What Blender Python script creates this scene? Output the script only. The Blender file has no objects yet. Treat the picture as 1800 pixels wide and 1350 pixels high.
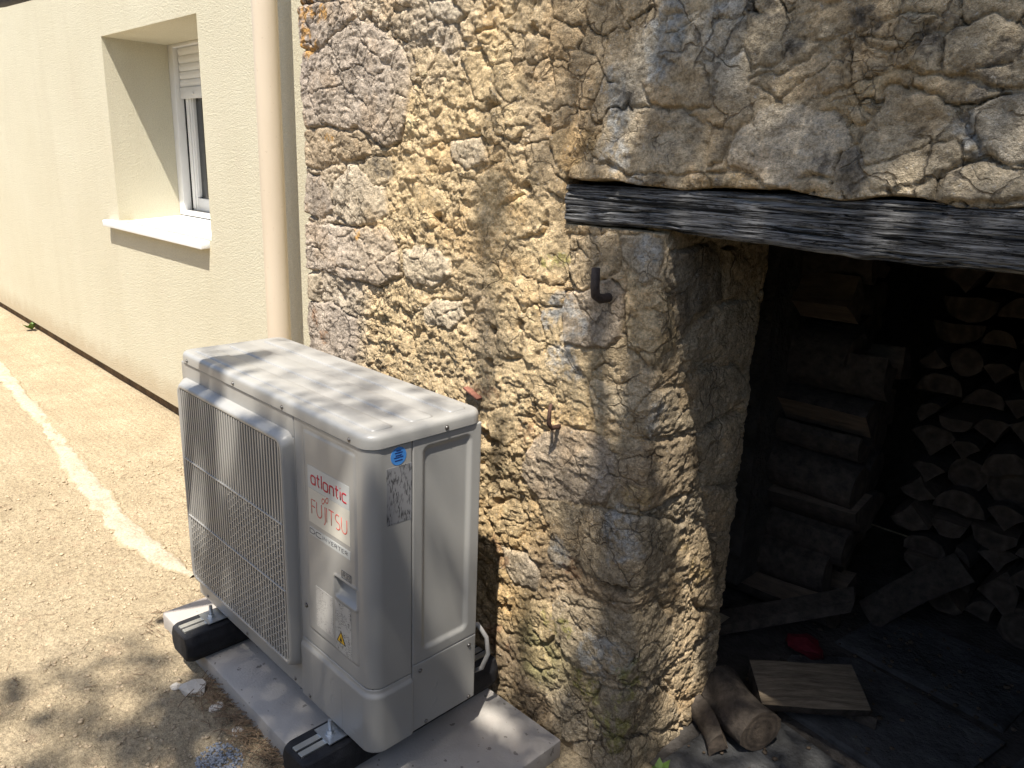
import bpy, bmesh, math, random
import numpy as np
from mathutils import Vector, Matrix
rnd = random.Random(7)
SC = bpy.context.scene
COL = SC.collection
R = math.radians

# ------------------------------------------------------------------ camera
cd = bpy.data.cameras.new('camera'); cam = bpy.data.objects.new('camera', cd); COL.objects.link(cam)
cd.sensor_fit = 'HORIZONTAL'; cd.sensor_width = 36.0; cd.lens = 36.0*1350.74/1800.0
cd.clip_start = 0.02; cd.clip_end = 400
CAM = Vector((1.2448, -0.8471, 1.4903))
_r = Vector((0.70215, 0.71100, 0.03844)); _f = Vector((-0.67611, 0.68326, -0.27583)); _u = _r.cross(_f)
yaw, pit, rol = R(-44.6987), R(-16.0116), R(2.29197)
f0 = Vector((math.sin(yaw)*math.cos(pit), math.cos(yaw)*math.cos(pit), math.sin(pit)))
r0 = Vector((math.cos(yaw), -math.sin(yaw), 0)); u0 = r0.cross(f0)
r1 = r0*math.cos(rol)+u0*math.sin(rol); u1 = u0*math.cos(rol)-r0*math.sin(rol)
mw = Matrix(((r1.x, u1.x, -f0.x, CAM.x), (r1.y, u1.y, -f0.y, CAM.y), (r1.z, u1.z, -f0.z, CAM.z), (0, 0, 0, 1)))
cam.matrix_world = mw
SC.camera = cam

# ------------------------------------------------------------------ sky and sun
SUN = Vector((0.215, -0.366, 0.915)).normalized()
SUN_EL = math.asin(SUN.z); SUN_AZ = math.atan2(SUN.x, SUN.y)
w = bpy.data.worlds.new('World'); SC.world = w; w.use_nodes = True
nt = w.node_tree; bg = nt.nodes['Background']
sky = nt.nodes.new('ShaderNodeTexSky'); sky.sky_type = 'NISHITA'; sky.sun_disc = False
sky.sun_elevation = SUN_EL; sky.sun_rotation = SUN_AZ; sky.air_density = 1.0; sky.dust_density = 1.5; sky.ozone_density = 1.0
nt.links.new(sky.outputs[0], bg.inputs[0]); bg.inputs[1].default_value = 0.105
sd = bpy.data.lights.new('sun', 'SUN'); sd.energy = 4.7; sd.angle = R(0.53); sd.color = (1.0, 0.945, 0.86)
so = bpy.data.objects.new('sun', sd); COL.objects.link(so)
so.rotation_euler = (-SUN).to_track_quat('-Z', 'Y').to_euler(); so.location = SUN*9
SC.view_settings.view_transform = 'Standard'; SC.view_settings.look = 'None'
SC.view_settings.exposure = 1.0; SC.view_settings.gamma = 1.0; SC.view_settings.use_curve_mapping = False
SC.render.engine = 'CYCLES'
SC.cycles.use_denoising = True
SC.cycles.max_bounces = 7; SC.cycles.diffuse_bounces = 3; SC.cycles.glossy_bounces = 3; SC.cycles.transmission_bounces = 4
SC.cycles.sample_clamp_indirect = 6.0

# ------------------------------------------------------------------ helpers
WL = {}
def wloc(o):
    return WL.get(o.name, Vector((0, 0, 0))) if o is not None else Vector((0, 0, 0))
def tag(o, label=None, cat=None, group=None, kind=None):
    if label: o['label'] = label
    if cat: o['category'] = cat
    if group: o['group'] = group
    if kind: o['kind'] = kind
    return o
def thing(name, loc, label, cat, group=None, kind=None):
    o = bpy.data.objects.new(name, None); COL.objects.link(o); o.location = loc
    o.empty_display_size = 0.1
    WL[o.name] = Vector(loc)
    return tag(o, label, cat, group, kind)
def npmesh(name, V, Q, smooth=True, col=None):
    """V (n,3) ; Q list/array of quads (m,4) or list of tuples"""
    me = bpy.data.meshes.new(name)
    V = np.asarray(V, dtype=np.float32)
    if isinstance(Q, np.ndarray) and Q.ndim == 2:
        n, k = Q.shape
        me.vertices.add(len(V)); me.vertices.foreach_set('co', V.ravel())
        me.loops.add(n*k); me.loops.foreach_set('vertex_index', Q.astype(np.int32).ravel())
        me.polygons.add(n); me.polygons.foreach_set('loop_start', np.arange(0, n*k, k, dtype=np.int32))
        me.polygons.foreach_set('loop_total', np.full(n, k, dtype=np.int32))
        me.update(calc_edges=True); me.validate()
    else:
        me.from_pydata([tuple(map(float, v)) for v in V], [], [tuple(int(i) for i in q) for q in Q]); me.update()
    if smooth: me.polygons.foreach_set('use_smooth', np.ones(len(me.polygons), dtype=bool))
    if col is not None:
        a = me.color_attributes.new('Col', 'FLOAT_COLOR', 'POINT')
        c = np.ones((len(V), 4), dtype=np.float32); c[:, :3] = col
        a.data.foreach_set('color', c.ravel())
    return me
def link(name, me, mats, parent=None, loc=None):
    o = bpy.data.objects.new(name, me); COL.objects.link(o)
    if mats is not None:
        for m_ in (mats if isinstance(mats, (list, tuple)) else [mats]): me.materials.append(m_)
    if loc is not None: o.location = loc
    if parent is not None: o.parent = parent
    WL[o.name] = wloc(parent)+Vector(loc if loc is not None else (0, 0, 0))
    return o
def part(name, V, Q, mat, parent=None, smooth=False, col=None, base=None):
    """mesh given in world coordinates; shifted into its parent's (or its own base) frame"""
    V = np.asarray(V, dtype=np.float64)
    b = wloc(parent) if base is None else Vector(base)
    V = V-np.array([b.x, b.y, b.z])
    me = npmesh(name, V, Q, smooth, col)
    if base is not None: return link(name, me, mat, parent, Vector(base)-wloc(parent))
    return link(name, me, mat, parent)
class MB:
    def __init__(s): s.v = []; s.f = []
    def add(s, V, F):
        n = len(s.v); s.v += [tuple(p) for p in V]; s.f += [tuple(i+n for i in q) for q in F]; return s
    def box(s, x0, x1, y0, y1, z0, z1):
        return s.add([(x0, y0, z0), (x1, y0, z0), (x1, y1, z0), (x0, y1, z0), (x0, y0, z1), (x1, y0, z1), (x1, y1, z1), (x0, y1, z1)],
                     [(0, 3, 2, 1), (4, 5, 6, 7), (0, 1, 5, 4), (1, 2, 6, 5), (2, 3, 7, 6), (3, 0, 4, 7)])
    def cyl(s, p0, p1, r0_, r1_=None, n=16, cap=True):
        r1_ = r0_ if r1_ is None else r1_
        p0 = Vector(p0); p1 = Vector(p1); d = (p1-p0).normalized()
        a = d.orthogonal().normalized(); b = d.cross(a); V = []
        for p, r in ((p0, r0_), (p1, r1_)):
            for i in range(n):
                t = 2*math.pi*i/n; V.append(p+(a*math.cos(t)+b*math.sin(t))*r)
        F = [(i, (i+1) % n, n+(i+1) % n, n+i) for i in range(n)]
        if cap: F += [tuple(range(n-1, -1, -1)), tuple(range(n, 2*n))]
        return s.add(V, F)
    def dome(s, c, d, r, h, n=10):
        c = Vector(c); d = Vector(d).normalized(); a = d.orthogonal().normalized(); b = d.cross(a); V = []; rings = [(1, 0), (.92, .45), (.65, .8)]
        for k, hh in rings:
            for i in range(n):
                t = 2*math.pi*i/n; V.append(c+(a*math.cos(t)+b*math.sin(t))*r*k+d*h*hh)
        V.append(c+d*h); F = []
        for j in range(2):
            for i in range(n): F.append((j*n+i, j*n+(i+1) % n, (j+1)*n+(i+1) % n, (j+1)*n+i))
        for i in range(n): F.append((2*n+i, 2*n+(i+1) % n, 3*n))
        return s.add(V, F)
    def build(s, name, mat, parent=None, smooth=False, bevel=0.0, seg=2, base=None):
        o = part(name, s.v, s.f, mat, parent, False, base=base)
        me = o.data
        if bevel > 0:
            bm = bmesh.new(); bm.from_mesh(me)
            es = [e for e in bm.edges if len(e.link_faces) == 2 and e.calc_face_angle(0) > 0.6]
            bmesh.ops.bevel(bm, geom=es, offset=bevel, segments=seg, affect='EDGES', profile=0.5, clamp_overlap=True)
            bm.to_mesh(me); bm.free()
        if smooth or bevel > 0:
            me.polygons.foreach_set('use_smooth', np.ones(len(me.polygons), dtype=bool))
            me.set_sharp_from_angle(angle=R(35))
        return o
def tube(pts, rad, n=10, closed_ends=True):
    """points and radii -> verts, faces (parallel-transported rings)"""
    pts = [Vector(p) for p in pts]; V = []; F = []
    a = None
    for i, p in enumerate(pts):
        d = (pts[min(i+1, len(pts)-1)]-pts[max(i-1, 0)]).normalized()
        a = d.orthogonal().normalized() if a is None else (a-d*a.dot(d)).normalized()
        b = d.cross(a); r = rad[i] if isinstance(rad, (list, tuple)) else rad
        for k in range(n):
            t = 2*math.pi*k/n; V.append(p+(a*math.cos(t)+b*math.sin(t))*r)
    for i in range(len(pts)-1):
        for k in range(n): F.append((i*n+k, i*n+(k+1) % n, (i+1)*n+(k+1) % n, (i+1)*n+k))
    if closed_ends: F += [tuple(range(n-1, -1, -1)), tuple(range((len(pts)-1)*n, len(pts)*n))]
    return V, F

# numpy noise -------------------------------------------------------
def _h(ix, iy, seed):
    h = (ix.astype(np.int64)*374761393+iy.astype(np.int64)*668265263+seed*974634777) & 0xffffffff
    h = ((h ^ (h >> 13))*1274126177) & 0xffffffff
    h = (h ^ (h >> 16)) & 0xffffffff
    return h.astype(np.float64)/4294967295.0
def vn(x, y, seed=0):
    ix = np.floor(x); iy = np.floor(y); fx = x-ix; fy = y-iy
    ux = fx*fx*fx*(fx*(fx*6-15)+10); uy = fy*fy*fy*(fy*(fy*6-15)+10)
    a = _h(ix, iy, seed); b = _h(ix+1, iy, seed); c = _h(ix, iy+1, seed); d = _h(ix+1, iy+1, seed)
    return (a+(b-a)*ux+(c-a)*uy+(a-b-c+d)*ux*uy)*2-1
def fbm(x, y, f, o=4, seed=0, g=.5):
    t = 0; a = 1; n = 0; c, s = math.cos(.6), math.sin(.6)
    x = x*f; y = y*f
    for i in range(o):
        t = t+a*vn(x+17.3*i, y-9.1*i, seed+i); n += a; a *= g
        x, y = (c*x-s*y)*2.03, (s*x+c*y)*2.03
    return t/n
def voro(x, y, f, seed=0, jit=.9):
    x = x*f; y = y*f; ix = np.floor(x); iy = np.floor(y)
    F1 = np.full(x.shape, 9.0); F2 = np.full(x.shape, 9.0); ID = np.zeros(x.shape)
    for dx in (-1, 0, 1):
        for dy in (-1, 0, 1):
            cx = ix+dx; cy = iy+dy
            px = cx+.5+jit*(_h(cx, cy, seed)-.5); py = cy+.5+jit*(_h(cx, cy, seed+51)-.5)
            d = np.hypot(px-x, py-y); hid = _h(cx, cy, seed+99)
            m_ = d < F1
            F2 = np.where(m_, F1, np.minimum(F2, d)); ID = np.where(m_, hid, ID); F1 = np.where(m_, d, F1)
    return F1, F2, ID
def ss(a, b, x):
    t = np.clip((x-a)/(b-a), 0, 1); return t*t*(3-2*t)

# materials ---------------------------------------------------------
class NT:
    def __init__(s, name):
        s.m = bpy.data.materials.new(name); s.m.use_nodes = True; s.t = s.m.node_tree; s.b = s.t.nodes['Principled BSDF']
        s.pos = None
    def n(s, typ, **kw):
        nd = s.t.nodes.new(typ)
        for k, v in kw.items():
            if k.startswith('i_'):
                key = k[2:]; key = int(key) if key.isdigit() else key
                nd.inputs[key].default_value = v
            else: setattr(nd, k, v)
        return nd
    def l(s, a, b): s.t.links.new(a, b)
    def P(s, scale=(1, 1, 1)):
        if s.pos is None: s.pos = s.n('ShaderNodeNewGeometry')
        if scale == (1, 1, 1): return s.pos.outputs['Position']
        m_ = s.n('ShaderNodeVectorMath', operation='MULTIPLY'); s.l(s.pos.outputs['Position'], m_.inputs[0]); m_.inputs[1].default_value = scale
        return m_.outputs[0]
    def O(s, scale=(1, 1, 1)):
        tc = s.n('ShaderNodeTexCoord'); m_ = s.n('ShaderNodeVectorMath', operation='MULTIPLY'); s.l(tc.outputs['Object'], m_.inputs[0]); m_.inputs[1].default_value = scale
        return m_.outputs[0]
    def noise(s, scale, detail=4, rough=.55, vec=None, dist=0):
        nd = s.n('ShaderNodeTexNoise'); nd.inputs['Scale'].default_value = scale; nd.inputs['Detail'].default_value = detail
        nd.inputs['Roughness'].default_value = rough; nd.inputs['Distortion'].default_value = dist
        s.l(vec if vec is not None else s.P(), nd.inputs['Vector']); return nd.outputs['Fac']
    def ramp(s, fac, stops):
        r_ = s.n('ShaderNodeValToRGB'); e = r_.color_ramp.elements
        while len(e) < len(stops): e.new(.5)
        for i, (p, c) in enumerate(stops):
            e[i].position = p; e[i].color = (c[0], c[1], c[2], 1) if isinstance(c, (tuple, list)) else (c, c, c, 1)
        s.l(fac, r_.inputs[0]); return r_.outputs[0]
    def mix(s, fac, a, b, mode='MIX'):
        m_ = s.n('ShaderNodeMix', data_type='RGBA', blend_type=mode)
        for sock, v in ((m_.inputs[0], fac), (m_.inputs[6], a), (m_.inputs[7], b)):
            if isinstance(v, (int, float)): sock.default_value = v
            elif isinstance(v, (tuple, list)): sock.default_value = (v[0], v[1], v[2], 1)
            else: s.l(v, sock)
        return m_.outputs[2]
    def math(s, op, a, b=0.0):
        m_ = s.n('ShaderNodeMath', operation=op)
        for sock, v in ((m_.inputs[0], a), (m_.inputs[1], b)):
            if isinstance(v, (int, float)): sock.default_value = v
            else: s.l(v, sock)
        return m_.outputs[0]
    def bump(s, h, dist, strength=1.0):
        b = s.n('ShaderNodeBump'); b.inputs['Distance'].default_value = dist; b.inputs['Strength'].default_value = strength
        s.l(h, b.inputs['Height']); s.l(b.outputs[0], s.b.inputs['Normal']); return b
    def col(s, c):
        if isinstance(c, (tuple, list)): s.b.inputs['Base Color'].default_value = (c[0], c[1], c[2], 1)
        else: s.l(c, s.b.inputs['Base Color'])
    def rough(s, v):
        if isinstance(v, (int, float)): s.b.inputs['Roughness'].default_value = v
        else: s.l(v, s.b.inputs['Roughness'])
    def spec(s, v): s.b.inputs['Specular IOR Level'].default_value = v
M = {}
def simple(key, c, rough=.6, var=.12, scale=40, bump=0, bscale=200, metal=0, spec=.4):
    t = NT(key)
    f = t.noise(scale, 5, .6)
    k = t.ramp(f, [(.3, tuple(x*(1-var) for x in c)), (.7, tuple(min(1, x*(1+var)) for x in c))])
    t.col(k); t.rough(rough); t.spec(spec); t.b.inputs['Metallic'].default_value = metal
    if bump: t.bump(t.noise(bscale, 4, .6), bump)
    M[key] = t.m; return t
def mk_stone(key):
    t = NT(key)
    a = t.n('ShaderNodeAttribute', attribute_name='Col')
    f1 = t.ramp(t.noise(30, 6, .78), [(.30, .52), (.5, 1.0), (.70, 1.36)])
    f2 = t.ramp(t.noise(150, 4, .78), [(.32, .52), (.5, 1.0), (.68, 1.34)])
    c = t.mix(1.0, a.outputs['Color'], f1, 'MULTIPLY'); c = t.mix(1.0, c, f2, 'MULTIPLY')
    sp = t.ramp(t.noise(85, 4, .6), [(.63, 0), (.69, .38)]); c = t.mix(sp, c, (.08, .072, .065))
    sl = t.ramp(t.noise(110, 4, .6, t.P((1.01, 1.3, 1.1))), [(.62, 0), (.68, .45)]); c = t.mix(sl, c, (.60, .57, .52))
    # hairline cracks
    wp = t.n('ShaderNodeTexNoise'); wp.inputs['Scale'].default_value = 16; wp.inputs['Detail'].default_value = 3; t.l(t.P(), wp.inputs['Vector'])
    wv = t.n('ShaderNodeVectorMath', operation='MULTIPLY_ADD'); t.l(wp.outputs['Color'], wv.inputs[0]); wv.inputs[1].default_value = (.07, .07, .07); t.l(t.P(), wv.inputs[2])
    ck = None
    for sc_, w_, th in ((11, .035, .47), (27, .05, .56)):
        vo = t.n('ShaderNodeTexVoronoi', feature='DISTANCE_TO_EDGE'); vo.inputs['Scale'].default_value = sc_; t.l(wv.outputs[0], vo.inputs['Vector'])
        k = t.math('MULTIPLY', t.ramp(vo.outputs['Distance'], [(w_*.35, 1), (w_, 0)]), t.ramp(t.noise(5.5, 4, .6, t.P((1.2, 1, .9)) if sc_ > 20 else None), [(th, 0), (th+.10, 1)]))
        ck = k if ck is None else t.math('MAXIMUM', ck, k)
    c = t.mix(t.math('MULTIPLY', ck, .52), c, (.045, .037, .03))
    t.col(c); t.rough(.97); t.spec(.10)
    n1 = t.noise(95, 6, .76); n2 = t.noise(380, 2, .6)
    t.bump(t.math('SUBTRACT', t.math('ADD', n1, t.math('MULTIPLY', n2, .3)), t.math('MULTIPLY', ck, .7)), .0105)
    M[key] = t.m
mk_stone('masonry')
# house render: fine scratched plaster
t = NT('house_render')
c = t.ramp(t.noise(1.6, 4, .6), [(.3, (.61, .56, .415)), (.7, (.65, .605, .46))])
c = t.mix(1.0, c, t.ramp(t.noise(210, 4, .65), [(.3, .80), (.7, 1.10)]), 'MULTIPLY')
c = t.mix(t.ramp(t.noise(1.0, 5, .65, t.P((5, 5, .35))), [(.5, 0), (.8, .22)]), c, (.46, .40, .28))
c = t.mix(t.ramp(t.noise(2.5, 6, .7), [(.55, 0), (.8, .22)]), c, (.60, .50, .40))
sz = t.n('ShaderNodeSeparateXYZ'); t.l(t.P(), sz.inputs[0]); hz = t.math('ADD', sz.outputs[2], t.math('MULTIPLY', t.noise(9, 6, .7), -.22))
c = t.mix(t.ramp(hz, [(0, .55), (.14, 0)]), c, (.42, .32, .20))
t.col(c); t.rough(.93); t.spec(.15)
t.bump(t.math('ADD', t.noise(230, 4, .65), t.math('MULTIPLY', t.noise(90, 2, .5), .5)), .0055)
M['render'] = t.m
t = NT('plinth'); c = t.ramp(t.noise(9, 6, .7), [(.3, (.05, .035, .022)), (.55, (.16, .10, .05)), (.75, (.26, .18, .1))]); t.col(c); t.rough(.95); t.bump(t.noise(60, 6, .7), .01); M['plinth'] = t.m
simple('pvc', (.74, .73, .70), .35, .03, 6, 0)
simple('sill_white', (.80, .80, .79), .5, .03, 9, .0006, 150)
simple('seal', (.015, .015, .015), .7)
t = NT('glass'); t.col((.012, .014, .016)); t.rough(.04); t.spec(.8); M['glass'] = t.m
t = NT('downpipe'); c = t.ramp(t.noise(5, 5, .6, t.P((1, 1, .35))), [(.3, (.55, .46, .345)), (.7, (.61, .515, .395))])
c = t.mix(t.ramp(t.noise(90, 2, .5), [(.66, 0), (.75, .25)]), c, (.3, .2, .13)); t.col(c); t.rough(.42); t.spec(.35); M['downpipe'] = t.m
# ground
t = NT('dirt')
c = t.ramp(t.noise(3.2, 6, .65), [(.25, (.355, .28, .18)), (.5, (.43, .345, .225)), (.75, (.495, .40, .27))])
c = t.mix(t.ramp(t.noise(11, 4, .6), [(.58, 0), (.72, .4)]), c, (.40, .275, .18))
c = t.mix(1.0, c, t.ramp(t.noise(85, 5, .75), [(.30, .50), (.5, 1.0), (.70, 1.38)]), 'MULTIPLY')
c = t.mix(1.0, c, t.ramp(t.noise(330, 3, .6), [(.3, .62), (.65, 1.2)]), 'MULTIPLY')
t.col(c); t.rough(1.0); t.spec(.1)
t.bump(t.math('ADD', t.noise(75, 6, .75), t.math('MULTIPLY', t.noise(320, 3, .6), .3)), .012); M['dirt'] = t.m
t = NT('cement_strip')
at = t.n('ShaderNodeAttribute', attribute_name='Col')
c = t.ramp(t.noise(9, 7, .7), [(.32, (.42, .34, .235)), (.52, (.49, .42, .315)), (.75, (.55, .485, .385))])
e = t.math('ADD', at.outputs['Fac'], t.math('MULTIPLY', t.math('SUBTRACT', t.noise(20, 8, .8), .5), 1.6))
c = t.mix(t.ramp(e, [(.25, 1), (.60, .0)]), c, (.42, .335, .215))
c = t.mix(1.0, c, t.ramp(t.noise(85, 7, .75), [(.30, .6), (.5, 1.0), (.70, 1.25)]), 'MULTIPLY')
t.col(c); t.rough(1.0); t.spec(.1); t.bump(t.noise(75, 9, .75), .011); M['cement'] = t.m
t = NT('slab_concrete')
c = t.ramp(t.noise(4, 6, .65), [(.3, (.34, .315, .285)), (.6, (.405, .38, .345)), (.8, (.44, .41, .37))])
c = t.mix(t.ramp(t.noise(55, 2, .5), [(.68, 0), (.72, .8)]), c, (.13, .12, .11))
c = t.mix(t.ramp(t.noise(2.2, 4, .6), [(.5, 0), (.75, .4)]), c, (.46, .36, .30))
t.col(c); t.rough(.85); t.spec(.25); t.bump(t.noise(140, 6, .7), .0018); M['slab'] = t.m
simple('pebble', (.42, .33, .22), .9, .4, 60, .002, 300)
simple('limestone_chip', (.62, .56, .47), .9, .1, 30, .003, 150)
simple('gravel_blue', (.27, .285, .31), .9, .25, 60, .002, 200)
simple('needles', (.20, .135, .08), .85, .55, 120)
# heat pump
t = NT('unit_paint'); c = t.ramp(t.noise(3, 4, .6), [(.3, (.305, .298, .278)), (.7, (.33, .322, .30))])
c = t.mix(t.ramp(t.noise(7, 7, .7), [(.55, 0), (.8, .12)]), c, (.29, .26, .21))
t.col(c); t.rough(t.ramp(t.noise(18, 5, .6), [(.3, .30), (.7, .42)])); t.spec(.5); t.bump(t.noise(260, 2, .5), .00018); M['unit'] = t.m
simple('unit_dark', (.022, .021, .02), .6, .15, 10)
simple('unit_inner', (.115, .115, .112), .6, .15, 10)
simple('fan', (.05, .05, .05), .5)
simple('base_pan', (.50, .43, .30), .5, .08, 12)
simple('rubber', (.017, .017, .019), .72, .35, 35, .0012, 260, spec=.3)
simple('alu', (.62, .61, .56), .38, .06, 60, 0, 200, .85)
simple('zinc', (.55, .57, .58), .3, .1, 60, 0, 200, .9)
simple('screw', (.20, .19, .18), .35, .1, 60, 0, 200, .8)
simple('red_print', (.46, .018, .035), .5, .02)
simple('pale_red_print', (.58, .10, .07), .5, .02)
simple('grey_print', (.075, .075, .08), .5, .02)
simple('sticker_silver', (.46, .47, .45), .42, .03)
simple('sticker_cream', (.56, .53, .45), .45, .03)
simple('blue_sticker', (.055, .22, .56), .5, .08, 90)
simple('blue_print', (.012, .03, .13), .5, .02)
simple('yellow_print', (.72, .42, .02), .5, .03)
simple('black_print', (.012, .012, .012), .5, .02)
def label_mat(key, base, ink, sx, sz, thr, axis):
    t = NT(key)
    v = t.P((sx if axis == 0 else 0, sx if axis == 1 else 0, sz))
    f = t.noise(1.0, 2, .5, v)
    blocks = t.noise(38, 1, .4)
    k = t.math('MULTIPLY', t.ramp(f, [(thr, 0), (thr+.05, 1)]), t.ramp(blocks, [(.42, 0), (.5, 1)]))
    t.col(t.mix(t.math('MULTIPLY', k, .85), base, ink)); t.rough(.45); M[key] = t.m
label_mat('side_label_print', (.225, .225, .23), (.02, .02, .022), 330, 60, .52, 1)
label_mat('front_label_print', (.44, .43, .40), (.06, .06, .06), 110, 560, .53, 0)
label_mat('pale_label_print', (.45, .435, .40), (.22, .2, .19), 110, 520, .55, 0)
# wood
t = NT('old_oak')
v = t.P((9, 110, 190)); g = t.noise(1.0, 9, .75, v, .5); g2 = t.noise(3.2, 6, .7, t.P((1.5, 20, 34)), .2)
lng = t.noise(1.0, 4, .6, t.P((1.1, 40, 62)), .6)
c = t.ramp(g, [(.30, (.05, .05, .051)), (.45, (.17, .168, .165)), (.56, (.32, .316, .31)), (.68, (.55, .545, .53))])
c = t.mix(t.ramp(t.noise(6, 5, .65), [(.50, 0), (.72, .6)]), c, (.04, .039, .038))
crack = t.ramp(t.math('ABSOLUTE', t.math('SUBTRACT', lng, .5)), [(.008, 1), (.022, 0)])
crack2 = t.ramp(t.math('ABSOLUTE', t.math('SUBTRACT', g2, .5)), [(.005, 1), (.014, 0)])
ck = t.math('MAXIMUM', crack, crack2)
c = t.mix(t.math('MULTIPLY', ck, .92), c, (.006, .006, .006))
c = t.mix(t.ramp(t.noise(16, 2, .5, t.P((1, 3, 3))), [(.70, 0), (.76, .8)]), c, (.05, .035, .025))
t.col(c); t.rough(.95); t.spec(.08)
t.bump(t.math('SUBTRACT', t.math('ADD', g, t.math('MULTIPLY', g2, .4)), ck), .010); M['oak'] = t.m
t = NT('bark'); g = t.noise(30, 7, .7); t.col(t.ramp(g, [(.3, (.030, .024, .019)), (.7, (.125, .10, .078))])); t.rough(.95); t.bump(g, .01); M['bark'] = t.m
t = NT('split_wood'); g = t.noise(1.0, 7, .7, t.P((14, 60, 60)), .2); t.col(t.ramp(g, [(.3, (.11, .08, .055)), (.7, (.27, .20, .14))])); t.rough(.85); t.bump(g, .004); M['split'] = t.m
t = NT('cut_end'); g = t.noise(26, 6, .65); tc = t.n('ShaderNodeTexCoord'); ln = t.n('ShaderNodeVectorMath', operation='LENGTH'); t.l(tc.outputs['Object'], ln.inputs[0])
rg = t.math('SINE', t.math('ADD', t.math('MULTIPLY', ln.outputs['Value'], 900), t.math('MULTIPLY', t.noise(18, 2, .5), 9)))
c = t.ramp(g, [(.3, (.06, .045, .033)), (.7, (.15, .115, .085))]); c = t.mix(1.0, c, t.ramp(t.math('ADD', t.math('MULTIPLY', rg, .5), .5), [(0, .72), (1, 1.12)]), 'MULTIPLY')
t.col(c); t.rough(.9); t.bump(t.noise(120, 4, .6), .003); M['cut'] = t.m
t = NT('grey_bark'); g = t.noise(34, 7, .7); t.col(t.ramp(g, [(.3, (.13, .13, .13)), (.7, (.24, .24, .245))])); t.rough(.9); t.bump(g, .006); M['grey_bark'] = t.m
t = NT('leaf'); t.col(t.ramp(t.noise(6, 3, .6), [(.3, (.035, .07, .018)), (.7, (.07, .12, .03))])); t.rough(.5)
M['leaf'] = t.m
t = NT('pale_split_wood'); vr = t.n('ShaderNodeVectorRotate', rotation_type='Z_AXIS'); t.l(t.P(), vr.inputs['Vector']); vr.inputs['Angle'].default_value = -.735
vm = t.n('ShaderNodeVectorMath', operation='MULTIPLY'); t.l(vr.outputs[0], vm.inputs[0]); vm.inputs[1].default_value = (8, 75, 90); g = t.noise(1.0, 7, .72, vm.outputs[0], .2); t.col(t.ramp(g, [(.32, (.09, .068, .045)), (.5, (.20, .155, .105)), (.7, (.33, .26, .18))])); t.rough(.85); t.bump(g, .004); M['pale_split'] = t.m
simple('chips', (.10, .074, .05), .9, .5, 40)
simple('iron', (.055, .042, .036), .75, .3, 90, .0015, 250, .3)
simple('rust', (.085, .045, .03), .9, .4, 90, .002, 250)
simple('brick', (.24, .10, .065), .9, .25, 60, .003, 200)
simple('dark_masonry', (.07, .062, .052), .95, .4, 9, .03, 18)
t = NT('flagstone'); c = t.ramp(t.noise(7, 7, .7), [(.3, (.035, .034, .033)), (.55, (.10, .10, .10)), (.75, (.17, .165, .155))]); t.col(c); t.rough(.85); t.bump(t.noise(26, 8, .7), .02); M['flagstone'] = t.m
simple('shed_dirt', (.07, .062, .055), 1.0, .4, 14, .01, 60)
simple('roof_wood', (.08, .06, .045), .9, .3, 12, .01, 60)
simple('red_plastic', (.16, .02, .028), .45, .25, 40)
simple('white_plastic', (.36, .35, .33), .5, .1, 30)
simple('weed_green', (.10, .17, .03), .6, .3, 40)
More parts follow.
